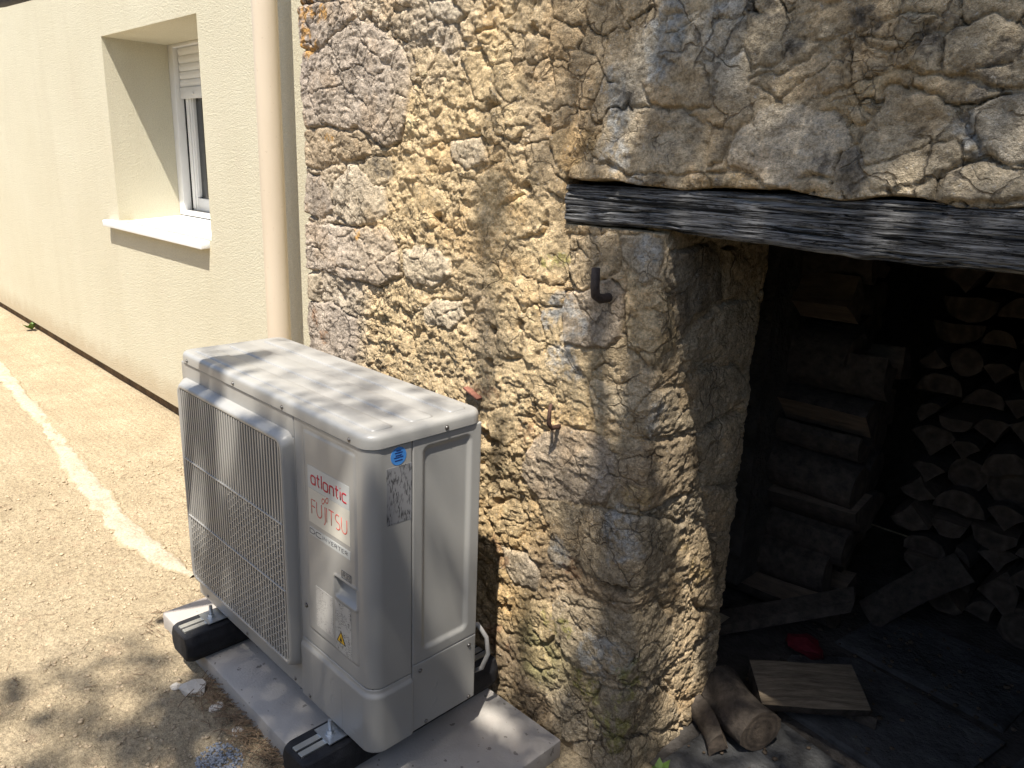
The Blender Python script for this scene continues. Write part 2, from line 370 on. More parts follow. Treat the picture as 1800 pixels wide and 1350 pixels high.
STONES = [
 ('L',22,[(-1.38,1.954),(-0.802,1.919),(-0.765,1.876),(-0.871,1.838),(-0.942,1.802),(-1.313,1.829),(-1.371,1.874)]),
 ('L',20,[(-1.368,1.814),(-0.942,1.798),(-0.857,1.844),(-0.765,1.869),(-0.656,1.834),(-0.542,1.762),(-0.514,1.685),(-0.519,1.602),(-0.565,1.536),(-0.612,1.522),(-0.71,1.549),(-0.787,1.577),(-0.897,1.577),(-1.316,1.571),(-1.366,1.64),(-1.383,1.733)]),
 ('N',14,[(-1.364,1.563),(-0.897,1.574),(-0.736,1.563),(-0.705,1.507),(-0.818,1.476),(-0.991,1.452),(-1.339,1.468)]),
 ('L',24,[(-1.366,1.428),(-0.992,1.432),(-0.942,1.396),(-0.923,1.327),(-0.985,1.295),(-1.342,1.307),(-1.362,1.371)]),
 ('W',16,[(-0.905,1.398),(-0.832,1.468),(-0.764,1.463),(-0.7,1.422),(-0.638,1.41),(-0.626,1.333),(-0.69,1.299),(-0.825,1.284),(-0.909,1.312)]),
 ('G',4,[(-0.778,1.469),(-0.686,1.5),(-0.6,1.495),(-0.601,1.433),(-0.688,1.411),(-0.752,1.441)]),
 ('P',26,[(-1.35,1.273),(-0.926,1.279),(-0.783,1.283),(-0.639,1.292),(-0.59,1.264),(-0.56,1.194),(-0.566,1.157),(-0.654,1.123),(-0.788,1.12),(-0.98,1.116),(-1.339,1.122),(-1.358,1.205)]),
 ('W',14,[(-0.548,1.239),(-0.495,1.262),(-0.405,1.261),(-0.341,1.24),(-0.335,1.193),(-0.404,1.16),(-0.494,1.144),(-0.542,1.174)]),
 ('G',20,[(-1.307,1.105),(-0.995,1.11),(-1.009,1.015),(-1.309,1.01)]),
 ('L',20,[(-1.324,0.986),(-0.938,1.025),(-0.792,0.999),(-0.78,0.928),(-0.797,0.841),(-1.32,0.78)]),
 ('W',8,[(-0.459,1.084),(-0.403,1.121),(-0.296,1.13),(-0.275,1.093),(-0.336,1.047),(-0.447,1.042)]),
 ('Y',10,[(-0.26,1.789),(-0.198,1.795),(-0.129,1.757),(-0.118,1.719),(-0.195,1.712),(-0.222,1.742)]),
 ('Y',6,[(-0.195,1.718),(-0.118,1.719),(-0.075,1.684),(-0.08,1.635),(-0.147,1.631),(-0.193,1.672)]),
 ('Y',8,[(-0.52,1.773),(-0.414,1.772),(-0.333,1.719),(-0.413,1.693),(-0.498,1.71)]),
 ('Y',10,[(-0.315,1.753),(-0.232,1.748),(-0.202,1.673),(-0.2,1.633),(-0.255,1.64),(-0.285,1.694)]),
 ('O',8,[(-0.011,1.563),(0.064,1.579),(0.124,1.553),(0.113,1.51),(0.057,1.471),(0.017,1.497)]),
 ('T',6,[(0.075,1.338),(0.191,1.354),(0.208,1.284),(0.137,1.225),(0.077,1.263)]),
 ('Y',8,[(-0.565,1.496),(-0.496,1.51),(-0.409,1.48),(-0.43,1.447),(-0.519,1.45)]),
 ('Y',10,[(-0.53,1.429),(-0.408,1.428),(-0.355,1.385),(-0.407,1.348),(-0.496,1.363)]),
 ('W',8,[(-0.457,1.882),(-0.357,1.872),(-0.299,1.832),(-0.336,1.813),(-0.415,1.831)]),
 ('Y',6,[(-0.199,1.615),(-0.113,1.625),(-0.068,1.574),(-0.108,1.54),(-0.178,1.551)]),
 ('Y',8,[(-0.17,1.378),(-0.084,1.413),(0.001,1.389),(-0.012,1.33),(-0.113,1.309),(-0.177,1.334)]),
 ('W',8,[(-0.348,1.538),(-0.224,1.551),(-0.202,1.486),(-0.287,1.465),(-0.347,1.494)]),
 ('G',8,[(0.137,1.521),(0.15,1.573),(0.195,1.598),(0.258,1.607),(0.343,1.603),(0.38,1.581),(0.406,1.572),(0.417,1.484),(0.333,1.481),(0.239,1.483),(0.164,1.496)]),
 ('W',14,[(0.464,1.518),(0.469,1.558),(0.507,1.585),(0.509,1.606),(0.571,1.607),(0.595,1.6),(0.654,1.591),(0.676,1.563),(0.693,1.535),(0.673,1.522),(0.669,1.493),(0.625,1.494),(0.591,1.471),(0.553,1.467),(0.51,1.487),(0.467,1.495)]),
 ('G',10,[(0.703,1.547),(0.704,1.571),(0.729,1.609),(0.726,1.632),(0.757,1.631),(0.8,1.619),(0.832,1.6),(0.853,1.563),(0.879,1.534),(0.861,1.515),(0.839,1.5),(0.809,1.479),(0.772,1.473),(0.739,1.48),(0.717,1.511)]),
 ('D',6,[(0.674,1.531),(0.7,1.541),(0.721,1.515),(0.729,1.491),(0.713,1.462),(0.679,1.46),(0.672,1.493)]),
 ('G',10,[(0.84,1.496),(0.862,1.512),(0.888,1.52),(0.944,1.503),(0.991,1.502),(0.997,1.471),(0.912,1.462),(0.839,1.461)]),
 ('B',5,[(0.847,1.592),(0.891,1.612),(0.922,1.615),(0.969,1.61),(0.989,1.508),(0.942,1.514),(0.89,1.527),(0.863,1.563)]),
 ('G',10,[(0.743,1.665),(0.77,1.707),(0.795,1.709),(0.806,1.655),(0.779,1.652)]),
 ('T',14,[(0.681,1.661),(0.69,1.682),(0.715,1.674),(0.726,1.655),(0.695,1.647)]),
 ('T',12,[(0.724,1.68),(0.74,1.682),(0.75,1.669),(0.749,1.656),(0.731,1.659)]),
 ('T',10,[(0.665,1.603),(0.69,1.603),(0.713,1.59),(0.704,1.571),(0.688,1.567),(0.671,1.579)]),
 ('Y',16,[(0.414,1.486),(0.447,1.485),(0.494,1.489),(0.538,1.464),(0.504,1.458),(0.412,1.454)]),
 ('T',16,[(0.589,1.486),(0.621,1.492),(0.666,1.485),(0.67,1.462),(0.593,1.46)]),
 ('T',12,[(0.216,1.477),(0.271,1.484),(0.334,1.476),(0.33,1.459),(0.219,1.454)]),
 ('T',10,[(0.063,1.488),(0.136,1.492),(0.213,1.477),(0.215,1.456),(0.066,1.449)]),
 ('G',8,[(0.462,1.765),(0.545,1.753),(0.557,1.704),(0.524,1.673),(0.485,1.671),(0.464,1.711)]),
 ('G',8,[(0.551,1.776),(0.657,1.758),(0.662,1.723),(0.623,1.707),(0.56,1.712)]),
 ('B',5,[(0.395,1.767),(0.458,1.761),(0.465,1.706),(0.422,1.683),(0.395,1.729)]),
 ('T',10,[(0.484,1.659),(0.54,1.66),(0.611,1.7),(0.654,1.67),(0.656,1.635),(0.623,1.624),(0.579,1.613),(0.493,1.611)]),
 ('G',8,[(0.799,1.705),(0.87,1.723),(0.906,1.7),(0.953,1.693),(0.967,1.62),(0.92,1.625),(0.889,1.623),(0.852,1.642),(0.808,1.651)]),
 ('T',6,[(0.239,1.665),(0.337,1.702),(0.39,1.681),(0.405,1.604),(0.366,1.605),(0.276,1.614)]),
 ('T',8,[(0.044,1.735),(0.116,1.725),(0.14,1.679),(0.093,1.661),(0.05,1.652)]),
 ('O',8,[(0.057,1.574),(0.123,1.563),(0.137,1.521),(0.107,1.5),(0.063,1.493)]),
 ('T',8,[(0.412,1.57),(0.458,1.567),(0.463,1.545),(0.45,1.504),(0.42,1.503)]),
 ('G',6,[(0.673,1.711),(0.728,1.732),(0.787,1.731),(0.765,1.711),(0.736,1.684),(0.688,1.691)]),
 ('B',4,[(0.288,1.777),(0.383,1.777),(0.392,1.729),(0.416,1.684),(0.336,1.706),(0.294,1.722)]),
 ('T',8,[(0.074,1.274),(0.107,1.339),(0.207,1.352),(0.227,1.318),(0.225,1.282),(0.193,1.255),(0.123,1.217),(0.089,1.237)]),
 ('B',10,[(0.219,1.345),(0.285,1.355),(0.333,1.347),(0.343,1.313),(0.325,1.272),(0.284,1.258),(0.254,1.281),(0.229,1.305)]),
 ('P',8,[(0.066,1.209),(0.135,1.223),(0.193,1.25),(0.241,1.234),(0.246,1.188),(0.246,1.131),(0.207,1.1),(0.146,1.093),(0.081,1.091),(0.06,1.148)]),
 ('Y',10,[(0.245,1.284),(0.284,1.253),(0.331,1.268),(0.364,1.232),(0.404,1.183),(0.423,1.119),(0.349,1.083),(0.313,1.088),(0.262,1.115),(0.25,1.189)]),
 ('T',8,[(0.297,1.075),(0.384,1.061),(0.451,1.052),(0.43,1.029),(0.357,1.032),(0.306,1.041)]),
 ('G',18,[(0.166,1.004),(0.301,1.038),(0.39,1.021),(0.475,1.018),(0.522,0.906),(0.426,0.907),(0.326,0.907),(0.291,0.907),(0.237,0.912),(0.185,0.929)]),
 ('P',12,[(0.009,0.832),(0.083,0.883),(0.176,0.893),(0.227,0.884),(0.255,0.846),(0.262,0.779),(0.23,0.715),(0.139,0.699),(0.013,0.66),(-0.044,0.706),(-0.032,0.768)]),
 ('N',16,[(0.262,0.868),(0.321,0.896),(0.427,0.896),(0.535,0.887),(0.593,0.729),(0.436,0.742),(0.337,0.748),(0.277,0.748),(0.263,0.796)]),
 ('D',8,[(0.363,1.329),(0.543,1.339),(0.58,1.207),(0.469,1.185),(0.429,1.128),(0.355,1.282)]),
 ('N',14,[(0.568,1.328),(0.728,1.326),(0.738,1.245),(0.698,1.202),(0.594,1.209)]),
 ('G',18,[(0.485,1.169),(0.582,1.2),(0.732,1.188),(0.769,1.083),(0.696,1.039),(0.557,1.053),(0.456,1.076),(0.435,1.117)]),
 ('G',18,[(0.482,1.047),(0.698,1.031),(0.747,0.998),(0.752,0.936),(0.665,0.908),(0.537,0.897),(0.484,0.991)]),
 ('G',20,[(0.55,0.881),(0.688,0.895),(0.727,0.907),(0.733,0.86),(0.778,0.803),(0.785,0.706),(0.677,0.711),(0.602,0.735)]),
 ('T',18,[(0.597,0.737),(0.768,0.686),(0.779,0.637),(0.754,0.555),(0.68,0.573)]),
 ('G',16,[(0.016,0.664),(0.139,0.69),(0.255,0.713),(0.353,0.735),(0.454,0.687),(0.538,0.643),(0.476,0.553),(0.398,0.545),(0.327,0.545),(0.26,0.531),(0.18,0.534),(0.093,0.557),(0.045,0.615)]),
 ('T',14,[(0.549,0.634),(0.646,0.614),(0.677,0.565),(0.701,0.501),(0.758,0.383),(0.749,0.32),(0.642,0.378),(0.579,0.496),(0.52,0.536)]),
 ('G',16,[(0.117,0.44),(0.213,0.464),(0.328,0.481),(0.443,0.478),(0.521,0.392),(0.535,0.311),(0.42,0.279),(0.358,0.286),(0.283,0.278),(0.203,0.255),(0.113,0.295),(0.092,0.373)]),
 ('N',12,[(0.229,0.506),(0.323,0.526),(0.436,0.525),(0.459,0.489),(0.339,0.492),(0.252,0.473)]),
 ('T',18,[(0.698,0.539),(0.77,0.532),(0.798,0.407),(0.776,0.363)]),
 ('T',14,[(0.532,0.384),(0.644,0.368),(0.778,0.292),(0.774,0.256),(0.643,0.261),(0.644,0.174),(0.598,0.117),(0.535,0.196),(0.513,0.296)]),
 ('G',16,[(0.673,0.241),(0.777,0.245),(0.798,0.091),(0.723,0.069),(0.639,0.085),(0.669,0.156)]),
 ('G',14,[(0.272,0.247),(0.36,0.266),(0.484,0.212),(0.59,0.105),(0.613,0.027),(0.449,0.079),(0.353,0.128),(0.297,0.124),(0.24,0.149)]),
 ('T',16,[(0.632,0.068),(0.737,0.055),(0.809,0.039),(0.816,-0.109),(0.775,-0.138),(0.645,-0.005)]),
 ('G',10,[(0.193,0.018),(0.324,0.122),(0.41,0.092),(0.618,-0.0),(0.668,-0.163),(0.683,-0.247),(0.204,-0.121)]),
 ('W',10,[(-0.096,0.48),(-0.008,0.497),(0.041,0.462),(0.03,0.394),(-0.049,0.384),(-0.093,0.43)]),
 ('B',12,[(0.07,0.583),(0.147,0.602),(0.154,0.547),(0.098,0.493),(0.059,0.525)]),
 ('Y',8,[(0.008,0.359),(0.083,0.394),(0.125,0.327),(0.084,0.268),(0.029,0.279)]),
 ('Y',8,[(-0.031,0.208),(0.07,0.254),(0.118,0.215),(0.06,0.169),(-0.012,0.164)]),
 ('Y',6,[(-0.167,0.568),(-0.079,0.631),(-0.013,0.587),(-0.041,0.527),(-0.13,0.505)]),
 ('Y',6,[(-0.18,0.85),(-0.093,0.89),(-0.036,0.836),(-0.095,0.773),(-0.16,0.778)]),
 ('Y',6,[(-0.145,0.992),(-0.047,1.023),(0.02,0.984),(-0.028,0.94),(-0.119,0.941)]),
]
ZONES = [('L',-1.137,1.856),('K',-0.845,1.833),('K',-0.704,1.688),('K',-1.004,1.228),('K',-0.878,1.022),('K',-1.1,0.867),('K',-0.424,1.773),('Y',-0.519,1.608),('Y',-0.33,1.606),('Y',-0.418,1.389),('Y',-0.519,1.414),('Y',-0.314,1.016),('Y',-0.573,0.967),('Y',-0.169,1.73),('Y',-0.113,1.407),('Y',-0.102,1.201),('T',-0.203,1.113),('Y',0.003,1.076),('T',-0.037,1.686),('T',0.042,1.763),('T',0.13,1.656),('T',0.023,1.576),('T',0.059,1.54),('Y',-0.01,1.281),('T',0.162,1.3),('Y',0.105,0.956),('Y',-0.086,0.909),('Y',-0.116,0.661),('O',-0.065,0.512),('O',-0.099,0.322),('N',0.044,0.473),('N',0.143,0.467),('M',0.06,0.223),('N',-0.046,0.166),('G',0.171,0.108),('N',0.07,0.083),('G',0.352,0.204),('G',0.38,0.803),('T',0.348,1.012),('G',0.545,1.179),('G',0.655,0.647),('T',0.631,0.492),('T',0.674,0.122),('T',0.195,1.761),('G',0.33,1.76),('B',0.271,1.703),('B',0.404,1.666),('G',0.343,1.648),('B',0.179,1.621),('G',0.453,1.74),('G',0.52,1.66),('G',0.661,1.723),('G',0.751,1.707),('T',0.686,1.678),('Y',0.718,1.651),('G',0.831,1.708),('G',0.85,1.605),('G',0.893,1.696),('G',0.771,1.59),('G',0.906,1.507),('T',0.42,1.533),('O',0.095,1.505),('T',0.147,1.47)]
PATCHES = [('o',-1.069,1.931,0.067),('o',-1.018,1.83,0.055),('o',-0.966,1.889,0.047),('o',-1.106,1.804,0.038),('o',-0.774,1.264,0.03),('o',-0.92,1.548,0.03),('b',0.296,1.722,0.059),('b',0.407,1.734,0.061),('b',0.304,1.762,0.043),('b',0.177,1.643,0.049),('b',0.198,1.581,0.049),('b',0.287,1.682,0.045),('b',0.446,1.702,0.04),('b',0.855,1.58,0.025),('b',0.878,1.539,0.022),('b',0.203,1.53,0.049),('b',0.268,1.464,0.029),('d',0.695,1.51,0.029),('d',0.563,1.722,0.036),('d',0.49,1.718,0.045),('d',0.37,1.737,0.028),('d',0.863,1.489,0.035),('d',0.646,1.508,0.036),('d',0.864,1.612,0.024),('d',0.505,1.763,0.037),('d',0.785,1.704,0.04),('d',0.678,1.73,0.028),('d',0.222,1.631,0.039),('d',-0.652,1.471,0.059),('d',0.453,1.471,0.028),('d',0.887,1.651,0.038),('b',0.081,1.035,0.059),('b',0.089,1.16,0.066),('b',0.297,1.327,0.04),('b',0.037,1.138,0.04),('b',0.356,0.958,0.057),('b',0.287,0.666,0.077),('b',0.249,0.323,0.072),('b',0.318,0.344,0.043),('b',0.099,0.545,0.043),('m',0.093,0.344,0.056),('m',0.152,0.356,0.043),('m',0.222,0.207,0.053),('m',0.365,0.279,0.067),('m',0.321,0.131,0.072),('m',0.009,1.27,0.027),('m',0.053,1.282,0.023),('r',0.158,0.522,0.042),('r',-0.172,0.903,0.047),('r',-0.02,0.834,0.043),('r',-0.115,0.167,0.064),('r',-1.02,0.961,0.042),('r',-0.969,0.911,0.034),('r',-0.106,0.461,0.044),('y',0.631,0.492,0.066),('y',0.341,0.772,0.047),('y',0.533,0.592,0.041)]

# ================================================================== STONE SHED WALL
XJ, YW, XL = 0.34, 0.50, -1.082
WT = 0.45                                  # wall thickness
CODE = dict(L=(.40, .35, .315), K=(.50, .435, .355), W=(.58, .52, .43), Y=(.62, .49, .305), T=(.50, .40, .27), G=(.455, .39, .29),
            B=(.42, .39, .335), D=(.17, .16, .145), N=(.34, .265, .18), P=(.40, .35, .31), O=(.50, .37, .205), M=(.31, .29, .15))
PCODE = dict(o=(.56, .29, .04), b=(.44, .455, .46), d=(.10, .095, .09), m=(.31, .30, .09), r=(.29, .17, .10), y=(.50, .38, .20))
STEP = 0.0029
shed = thing('stone_shed', (-0.4, 0.72, 0), 'old rubble stone shed with a low timber-lintelled doorway beside the cream house', 'shed')

def base_path(s, wrap):
    """centre line of the wall face: X, Y as a function of running length (s equals X on the front face)"""
    x = np.where(s < XL, XL, s); y = np.where(s < XL, YW+(XL-s), YW)
    if wrap:
        j = s > XJ; x = np.where(j, XJ, x); y = np.where(j, YW+(s-XJ), y)
        k = s > XJ+WT; x = np.where(k, XJ-(s-XJ-WT), x); y = np.where(k, YW+WT, y)
    return x, y
def path(s, wrap):
    K = np.linspace(-.022, .022, 15); X = 0; Y = 0
    for k in K:
        a, b = base_path(s+k, wrap); X = X+a/15; Y = Y+b/15
    a0, b0 = base_path(s-.02, wrap); a1, b1 = base_path(s+.02, wrap)
    tx, ty = a1-a0, b1-b0
    n = np.hypot(tx, ty)+1e-9
    return X, Y, ty/n, -tx/n              # outward normal
def poly_sd(px, py, pts):
    d = np.full(px.shape, 1e9); ins = np.zeros(px.shape, bool); n = len(pts)
    for i in range(n):
        ax, ay = pts[i]; bx, by = pts[(i+1) % n]
        ex, ey = bx-ax, by-ay; t = np.clip(((px-ax)*ex+(py-ay)*ey)/(ex*ex+ey*ey+1e-12), 0, 1)
        d = np.minimum(d, np.hypot(px-ax-t*ex, py-ay-t*ey))
        c = ((ay > py) != (by > py)) & (px < ex*(py-ay)/(ey+(1e-12 if ey == 0 else 0))+ax)
        ins ^= c
    return np.where(ins, d, -d)

def masonry(s1, z1, wrap, upper):
    S, Z = np.meshgrid(s1, z1, indexing='ij')
    sw = S+.011*fbm(S, Z, 12, 4, 3, .6)+.005*fbm(S, Z, 50, 2, 5); zw = Z+.011*fbm(S, Z, 12, 4, 13, .6)+.005*fbm(S, Z, 50, 2, 15)
    D = np.full(S.shape, -.2); ID = np.full(S.shape, -1)
    for k, (c, pr, pts) in enumerate(STONES):
        a = np.array(pts); zm = a[:, 1].mean(); is_up = zm > 1.42
        if is_up and (not upper) and a[:, 1].min() > 1.44: continue
        if (not is_up) and upper and a[:, 1].max() < 1.40: continue
        if upper and (not is_up) and a[:, 0].max() > .5: continue
        i0, i1 = np.searchsorted(s1, [a[:, 0].min()-.06, a[:, 0].max()+.06]); j0, j1 = np.searchsorted(z1, [a[:, 1].min()-.06, a[:, 1].max()+.06])
        if i1-i0 < 2 or j1-j0 < 2: continue
        d = poly_sd(sw[i0:i1, j0:j1], zw[i0:i1, j0:j1], pts)
        m_ = d > D[i0:i1, j0:j1]
        D[i0:i1, j0:j1] = np.where(m_, d, D[i0:i1, j0:j1]); ID[i0:i1, j0:j1] = np.where(m_, k, ID[i0:i1, j0:j1])
    pr = np.array([p for _, p, _ in STONES]+[0])*.001
    big = fbm(S, Z, 3.0, 3, 21); mid = fbm(S, Z, 13, 4, 23); fine = fbm(S, Z, 46, 4, 27, .6); grit = fbm(S, Z, 150, 2, 31)
    ridg = 1-np.abs(fbm(sw*.6, zw*1.5, 26, 4, 29)); 
    # mortar: lumps, cracks, pits
    st_ = fbm(sw, zw*1.3, 16, 4, 35)*3.2; step1 = (np.floor(st_)+ss(.35, .65, st_-np.floor(st_)))/3.2*1.0+.5
    F1, F2, vid = voro(sw+.012*fbm(S, Z, 24, 2, 33), zw+.012*fbm(S, Z, 24, 2, 34), 13, 5)
    G1, G2, gid = voro(sw, zw, 34, 8)
    lum = ss(.0, .45, F2-F1); lum2 = ss(0, .4, G2-G1)
    craz = ss(-.28, .25, S)*ss(.75, 1.25, Z)                   # crazed flat render upper right
    rubb = 1-craz
    hm = .010*big+.006*mid+.0048*fine*(.55+.9*rubb)+.0016*grit+rubb*(.0065*(lum-.6)*(.2+vid)+.0035*(lum2-.5)*(gid > .55)+.006*(ridg-.75)+.005*(step1-.5))+.006*(vid-.5)*craz
    crk = np.exp(-((F2-F1)/.034)**2)*ss(-.15, .15, fbm(S, Z, 6, 3, 41))
    hm = hm-crk*(.013*craz+.005*rubb)
    H1, H2, hid = voro(sw, zw, 8, 77)
    hm = hm-.03*ss(.16, .04, H1)*(hid > .72)*rubb                # scattered holes
    # stones
    kk = np.where(ID >= 0, ID, len(STONES))
    P_ = pr[kk]; rs = _h(kk.astype(float), kk.astype(float)*3+1, 4)
    tilt = (rs-.5)*.05*(S-(S.mean()))*0
    fct = fbm(sw, zw, 7, 2, 37)*2.2; fct = (np.floor(fct)+ss(.2, .8, fct-np.floor(fct)))/2.2
    hs = P_*.22+.003*(1-np.exp(-np.maximum(D, 0)/.016))*np.clip(P_/.014, .25, 1.2)+.006*mid+.0045*fine+.0015*grit+.006*(ridg-.8)*(rs > .3)+.010*big+.007*fct
    F1s, F2s, sid = voro(sw+.02*mid, zw*1.2, 7, 91)
    hs = hs-.006*np.exp(-((F2s-F1s)/.03)**2)*(rs > .55)
    wgt = ss(-.005, .005, D)
    h = hm*(1-wgt)+hs*wgt
    gro = (.002+.26*P_)*ss(-.25, .3, fbm(S, Z, 9, 2, 61))
    gro = np.where(S > XJ+.2, gro*2.0, gro) if wrap else gro
    gro = np.where(S < -1.0, gro*1.8, gro)
    h = h-gro*np.exp(-((D+.002)/.0055)**2)-.006*np.exp(-((D+.001)/.0035)**2)*ss(-.2, .1, fbm(S, Z, 7, 3, 63))
    # seat of the lintel: cut back behind the beam
    cut = ss(.050, .062, S+.004*fine)*ss(1.362, 1.370, Z)*ss(1.459+.012*fbm(S, Z, 9, 2, 71), 1.452+.012*fbm(S, Z, 9, 2, 71), Z)*(1.0 if upper else (S < XJ+.02))
    h = h*(1-cut)-.07*cut
    if upper: h = h+.014*ss(1.56, 1.47, Z)*ss(.05, .1, S)*(1-cut)   # overhang above the beam
    X, Y, nx, ny = path(S, wrap)
    V = np.stack([X+nx*h, Y+ny*h, Z], -1)
    # colour
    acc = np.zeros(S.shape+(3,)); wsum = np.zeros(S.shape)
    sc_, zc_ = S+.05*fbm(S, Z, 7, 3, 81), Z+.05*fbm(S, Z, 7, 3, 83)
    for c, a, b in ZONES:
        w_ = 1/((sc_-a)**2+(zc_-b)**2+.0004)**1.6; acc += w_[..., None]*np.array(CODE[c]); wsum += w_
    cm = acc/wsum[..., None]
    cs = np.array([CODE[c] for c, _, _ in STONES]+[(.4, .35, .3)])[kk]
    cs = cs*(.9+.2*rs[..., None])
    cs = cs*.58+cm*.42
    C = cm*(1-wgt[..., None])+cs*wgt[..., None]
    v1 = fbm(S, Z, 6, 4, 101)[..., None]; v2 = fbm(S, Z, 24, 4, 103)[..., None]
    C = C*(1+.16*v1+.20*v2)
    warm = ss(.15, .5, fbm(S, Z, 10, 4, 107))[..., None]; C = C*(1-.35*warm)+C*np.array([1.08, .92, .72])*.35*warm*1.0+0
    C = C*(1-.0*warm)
    for c, a, b, r_ in PATCHES:
        dd = np.hypot(S-a, Z-b)/r_
        if dd.min() > 2: continue
        mk = ss(.05, .45, 1-dd+.75*fbm(S, Z, 22, 4, 111))*.75
        mk = mk*ss(-.3, .3, fbm(S, Z, 60, 4, 113, .65))
        C = C*(1-mk[..., None])+np.array(PCODE[c])*mk[..., None]
    C = np.clip(C*np.array([1.13, 1.08, 1.0]), .03, .78)
    ID = np.where(D > -.001, ID, -1)
    return V, C, ID, np.stack([nx, ny], -1)

wall_part = None
NSTONE = 0
def emit(V, C, ID, N2):
    global wall_part, NSTONE
    ni, nj = ID.shape
    idx = np.arange(ni*nj).reshape(ni, nj)
    Q = np.stack([idx[:-1, :-1], idx[1:, :-1], idx[1:, 1:], idx[:-1, 1:]], -1).reshape(-1, 4)
    qid = ID[:-1, :-1].reshape(-1)
    Vf = V.reshape(-1, 3); Cf = C.reshape(-1, 3); Nf = N2.reshape(-1, 2)
    def sub(m_):
        q = Q[m_]; u, inv = np.unique(q, return_inverse=True); return Vf[u], inv.reshape(-1, 4), Cf[u], Nf[u]
    v, q, c, n = sub(qid < 0)
    if wall_part is None:
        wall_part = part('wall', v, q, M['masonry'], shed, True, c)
        wall_part['label'] = 'yellowish lime mortar and crazed render of the rubble wall'
    else:
        o = part('mortar_face', v, q, M['masonry'], wall_part, True, c)
    for k in np.unique(qid[qid >= 0]):
        m_ = qid == k
        if m_.sum() < 40:
            v, q, c, n = sub(m_); part('stone_chip', v, q, M['masonry'], wall_part, True, c); continue
        v, q, c, n = sub(m_)
        e = np.concatenate([q[:, [0, 1]], q[:, [1, 2]], q[:, [2, 3]], q[:, [3, 0]]]); es = np.sort(e, 1)
        _, ix, ct = np.unique(es, axis=0, return_index=True, return_counts=True); be = e[ix[ct == 1]]
        bv, binv = np.unique(be, return_inverse=True); binv = binv.reshape(-1, 2)
        top = v[bv]; low = top.copy(); low[:, :2] -= n[bv]*.06
        n0 = len(v); nb = len(bv)
        q2 = np.stack([n0+binv[:, 1], n0+binv[:, 0], n0+nb+binv[:, 0], n0+nb+binv[:, 1]], 1)
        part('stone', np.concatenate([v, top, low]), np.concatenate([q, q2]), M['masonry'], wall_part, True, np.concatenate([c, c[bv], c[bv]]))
        NSTONE += 1
zs_ = 1.42
s_all = np.arange(-1.32, .90, STEP); z_lo = np.linspace(-.05, zs_, int((zs_+.05)/STEP)+1)
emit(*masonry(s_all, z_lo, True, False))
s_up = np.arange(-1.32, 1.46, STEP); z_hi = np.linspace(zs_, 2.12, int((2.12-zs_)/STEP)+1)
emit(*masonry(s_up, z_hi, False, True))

# timber lintel: dense displaced beam
def lintel():
    x = np.arange(.060, 1.62, .0035); nU = 150
    u = np.linspace(0, 1, nU, endpoint=False)
    # section loop: front face bottom->top, top, back, bottom
    pts = []; hh, dd = .086, .43
    per = 2*(hh+dd)
    yz = []
    for a in np.concatenate([np.linspace(0, hh, 40, endpoint=False), hh+np.linspace(0, dd, 30, endpoint=False), hh+dd+np.linspace(0, hh, 20, endpoint=False), 2*hh+dd+np.linspace(0, dd, 60, endpoint=False)]):
        if a < hh: yz.append((0, a, -1, 0))
        elif a < hh+dd: yz.append((a-hh, hh, 0, 1))
        elif a < 2*hh+dd: yz.append((dd, hh-(a-hh-dd), 1, 0))
        else: yz.append((dd-(a-2*hh-dd), 0, 0, -1))
    yz = np.array(yz); X, A = np.meshgrid(x, np.arange(len(yz)), indexing='ij')
    y = yz[A, 0]; z = yz[A, 1]; ny = yz[A, 2]; nz = yz[A, 3]
    # round arrises
    r = .012
    cy = np.clip(y, r, dd-r); cz = np.clip(z, r, hh-r); vy, vz = y-cy, z-cz; L = np.hypot(vy, vz)+1e-9
    y2 = cy+vy/L*r; z2 = cz+vz/L*r
    g = fbm(X*.5+.3*fbm(X, z, 3, 2, 5), (z+y*1.0)*14, 2.2, 5, 201, .62); g2 = fbm(X*1.4, (z+y)*40, 2.5, 4, 203, .6)
    disp = .006*g+.0032*g2-.018*ss(.10, .42, g)*ss(-.3, .3, fbm(X, z, 2.2, 2, 207))-.008*ss(.25, .5, np.abs(g2))
    wob = .008*fbm(X, z*0, 3, 3, 211)
    bot = (1-z/hh)
    yy = y2+vy/L*disp; zz = z2+vz/L*disp+wob*bot+.004*fbm(X, z*0, 12, 2, 213)*bot
    zz = zz+1.366+.012*(X-.06)-.020*bot*ss(.1, .9, X)
    yy = yy+.499-.012*ss(.1, .9, X)
    n, m_ = X.shape
    V = np.stack([X, yy, zz], -1).reshape(-1, 3); idx = np.arange(n*m_).reshape(n, m_); jn = np.roll(idx, -1, axis=1)
    Q = np.stack([idx[:-1], idx[1:], jn[1:], jn[:-1]], -1).reshape(-1, 4)
    Q = np.concatenate([Q])
    o = part('lintel', V, Q, M['oak'], shed, True); o['label'] = 'weathered black and silver oak lintel over the doorway'
    c0 = [tuple(V[i]) for i in idx[0]]; cen = np.mean(np.array(c0), 0)
    F = [(len(c0), (i+1) % len(c0), i) for i in range(len(c0))]
    e = part('lintel_end', c0+[tuple(cen)], F, M['oak'], o)
lintel()
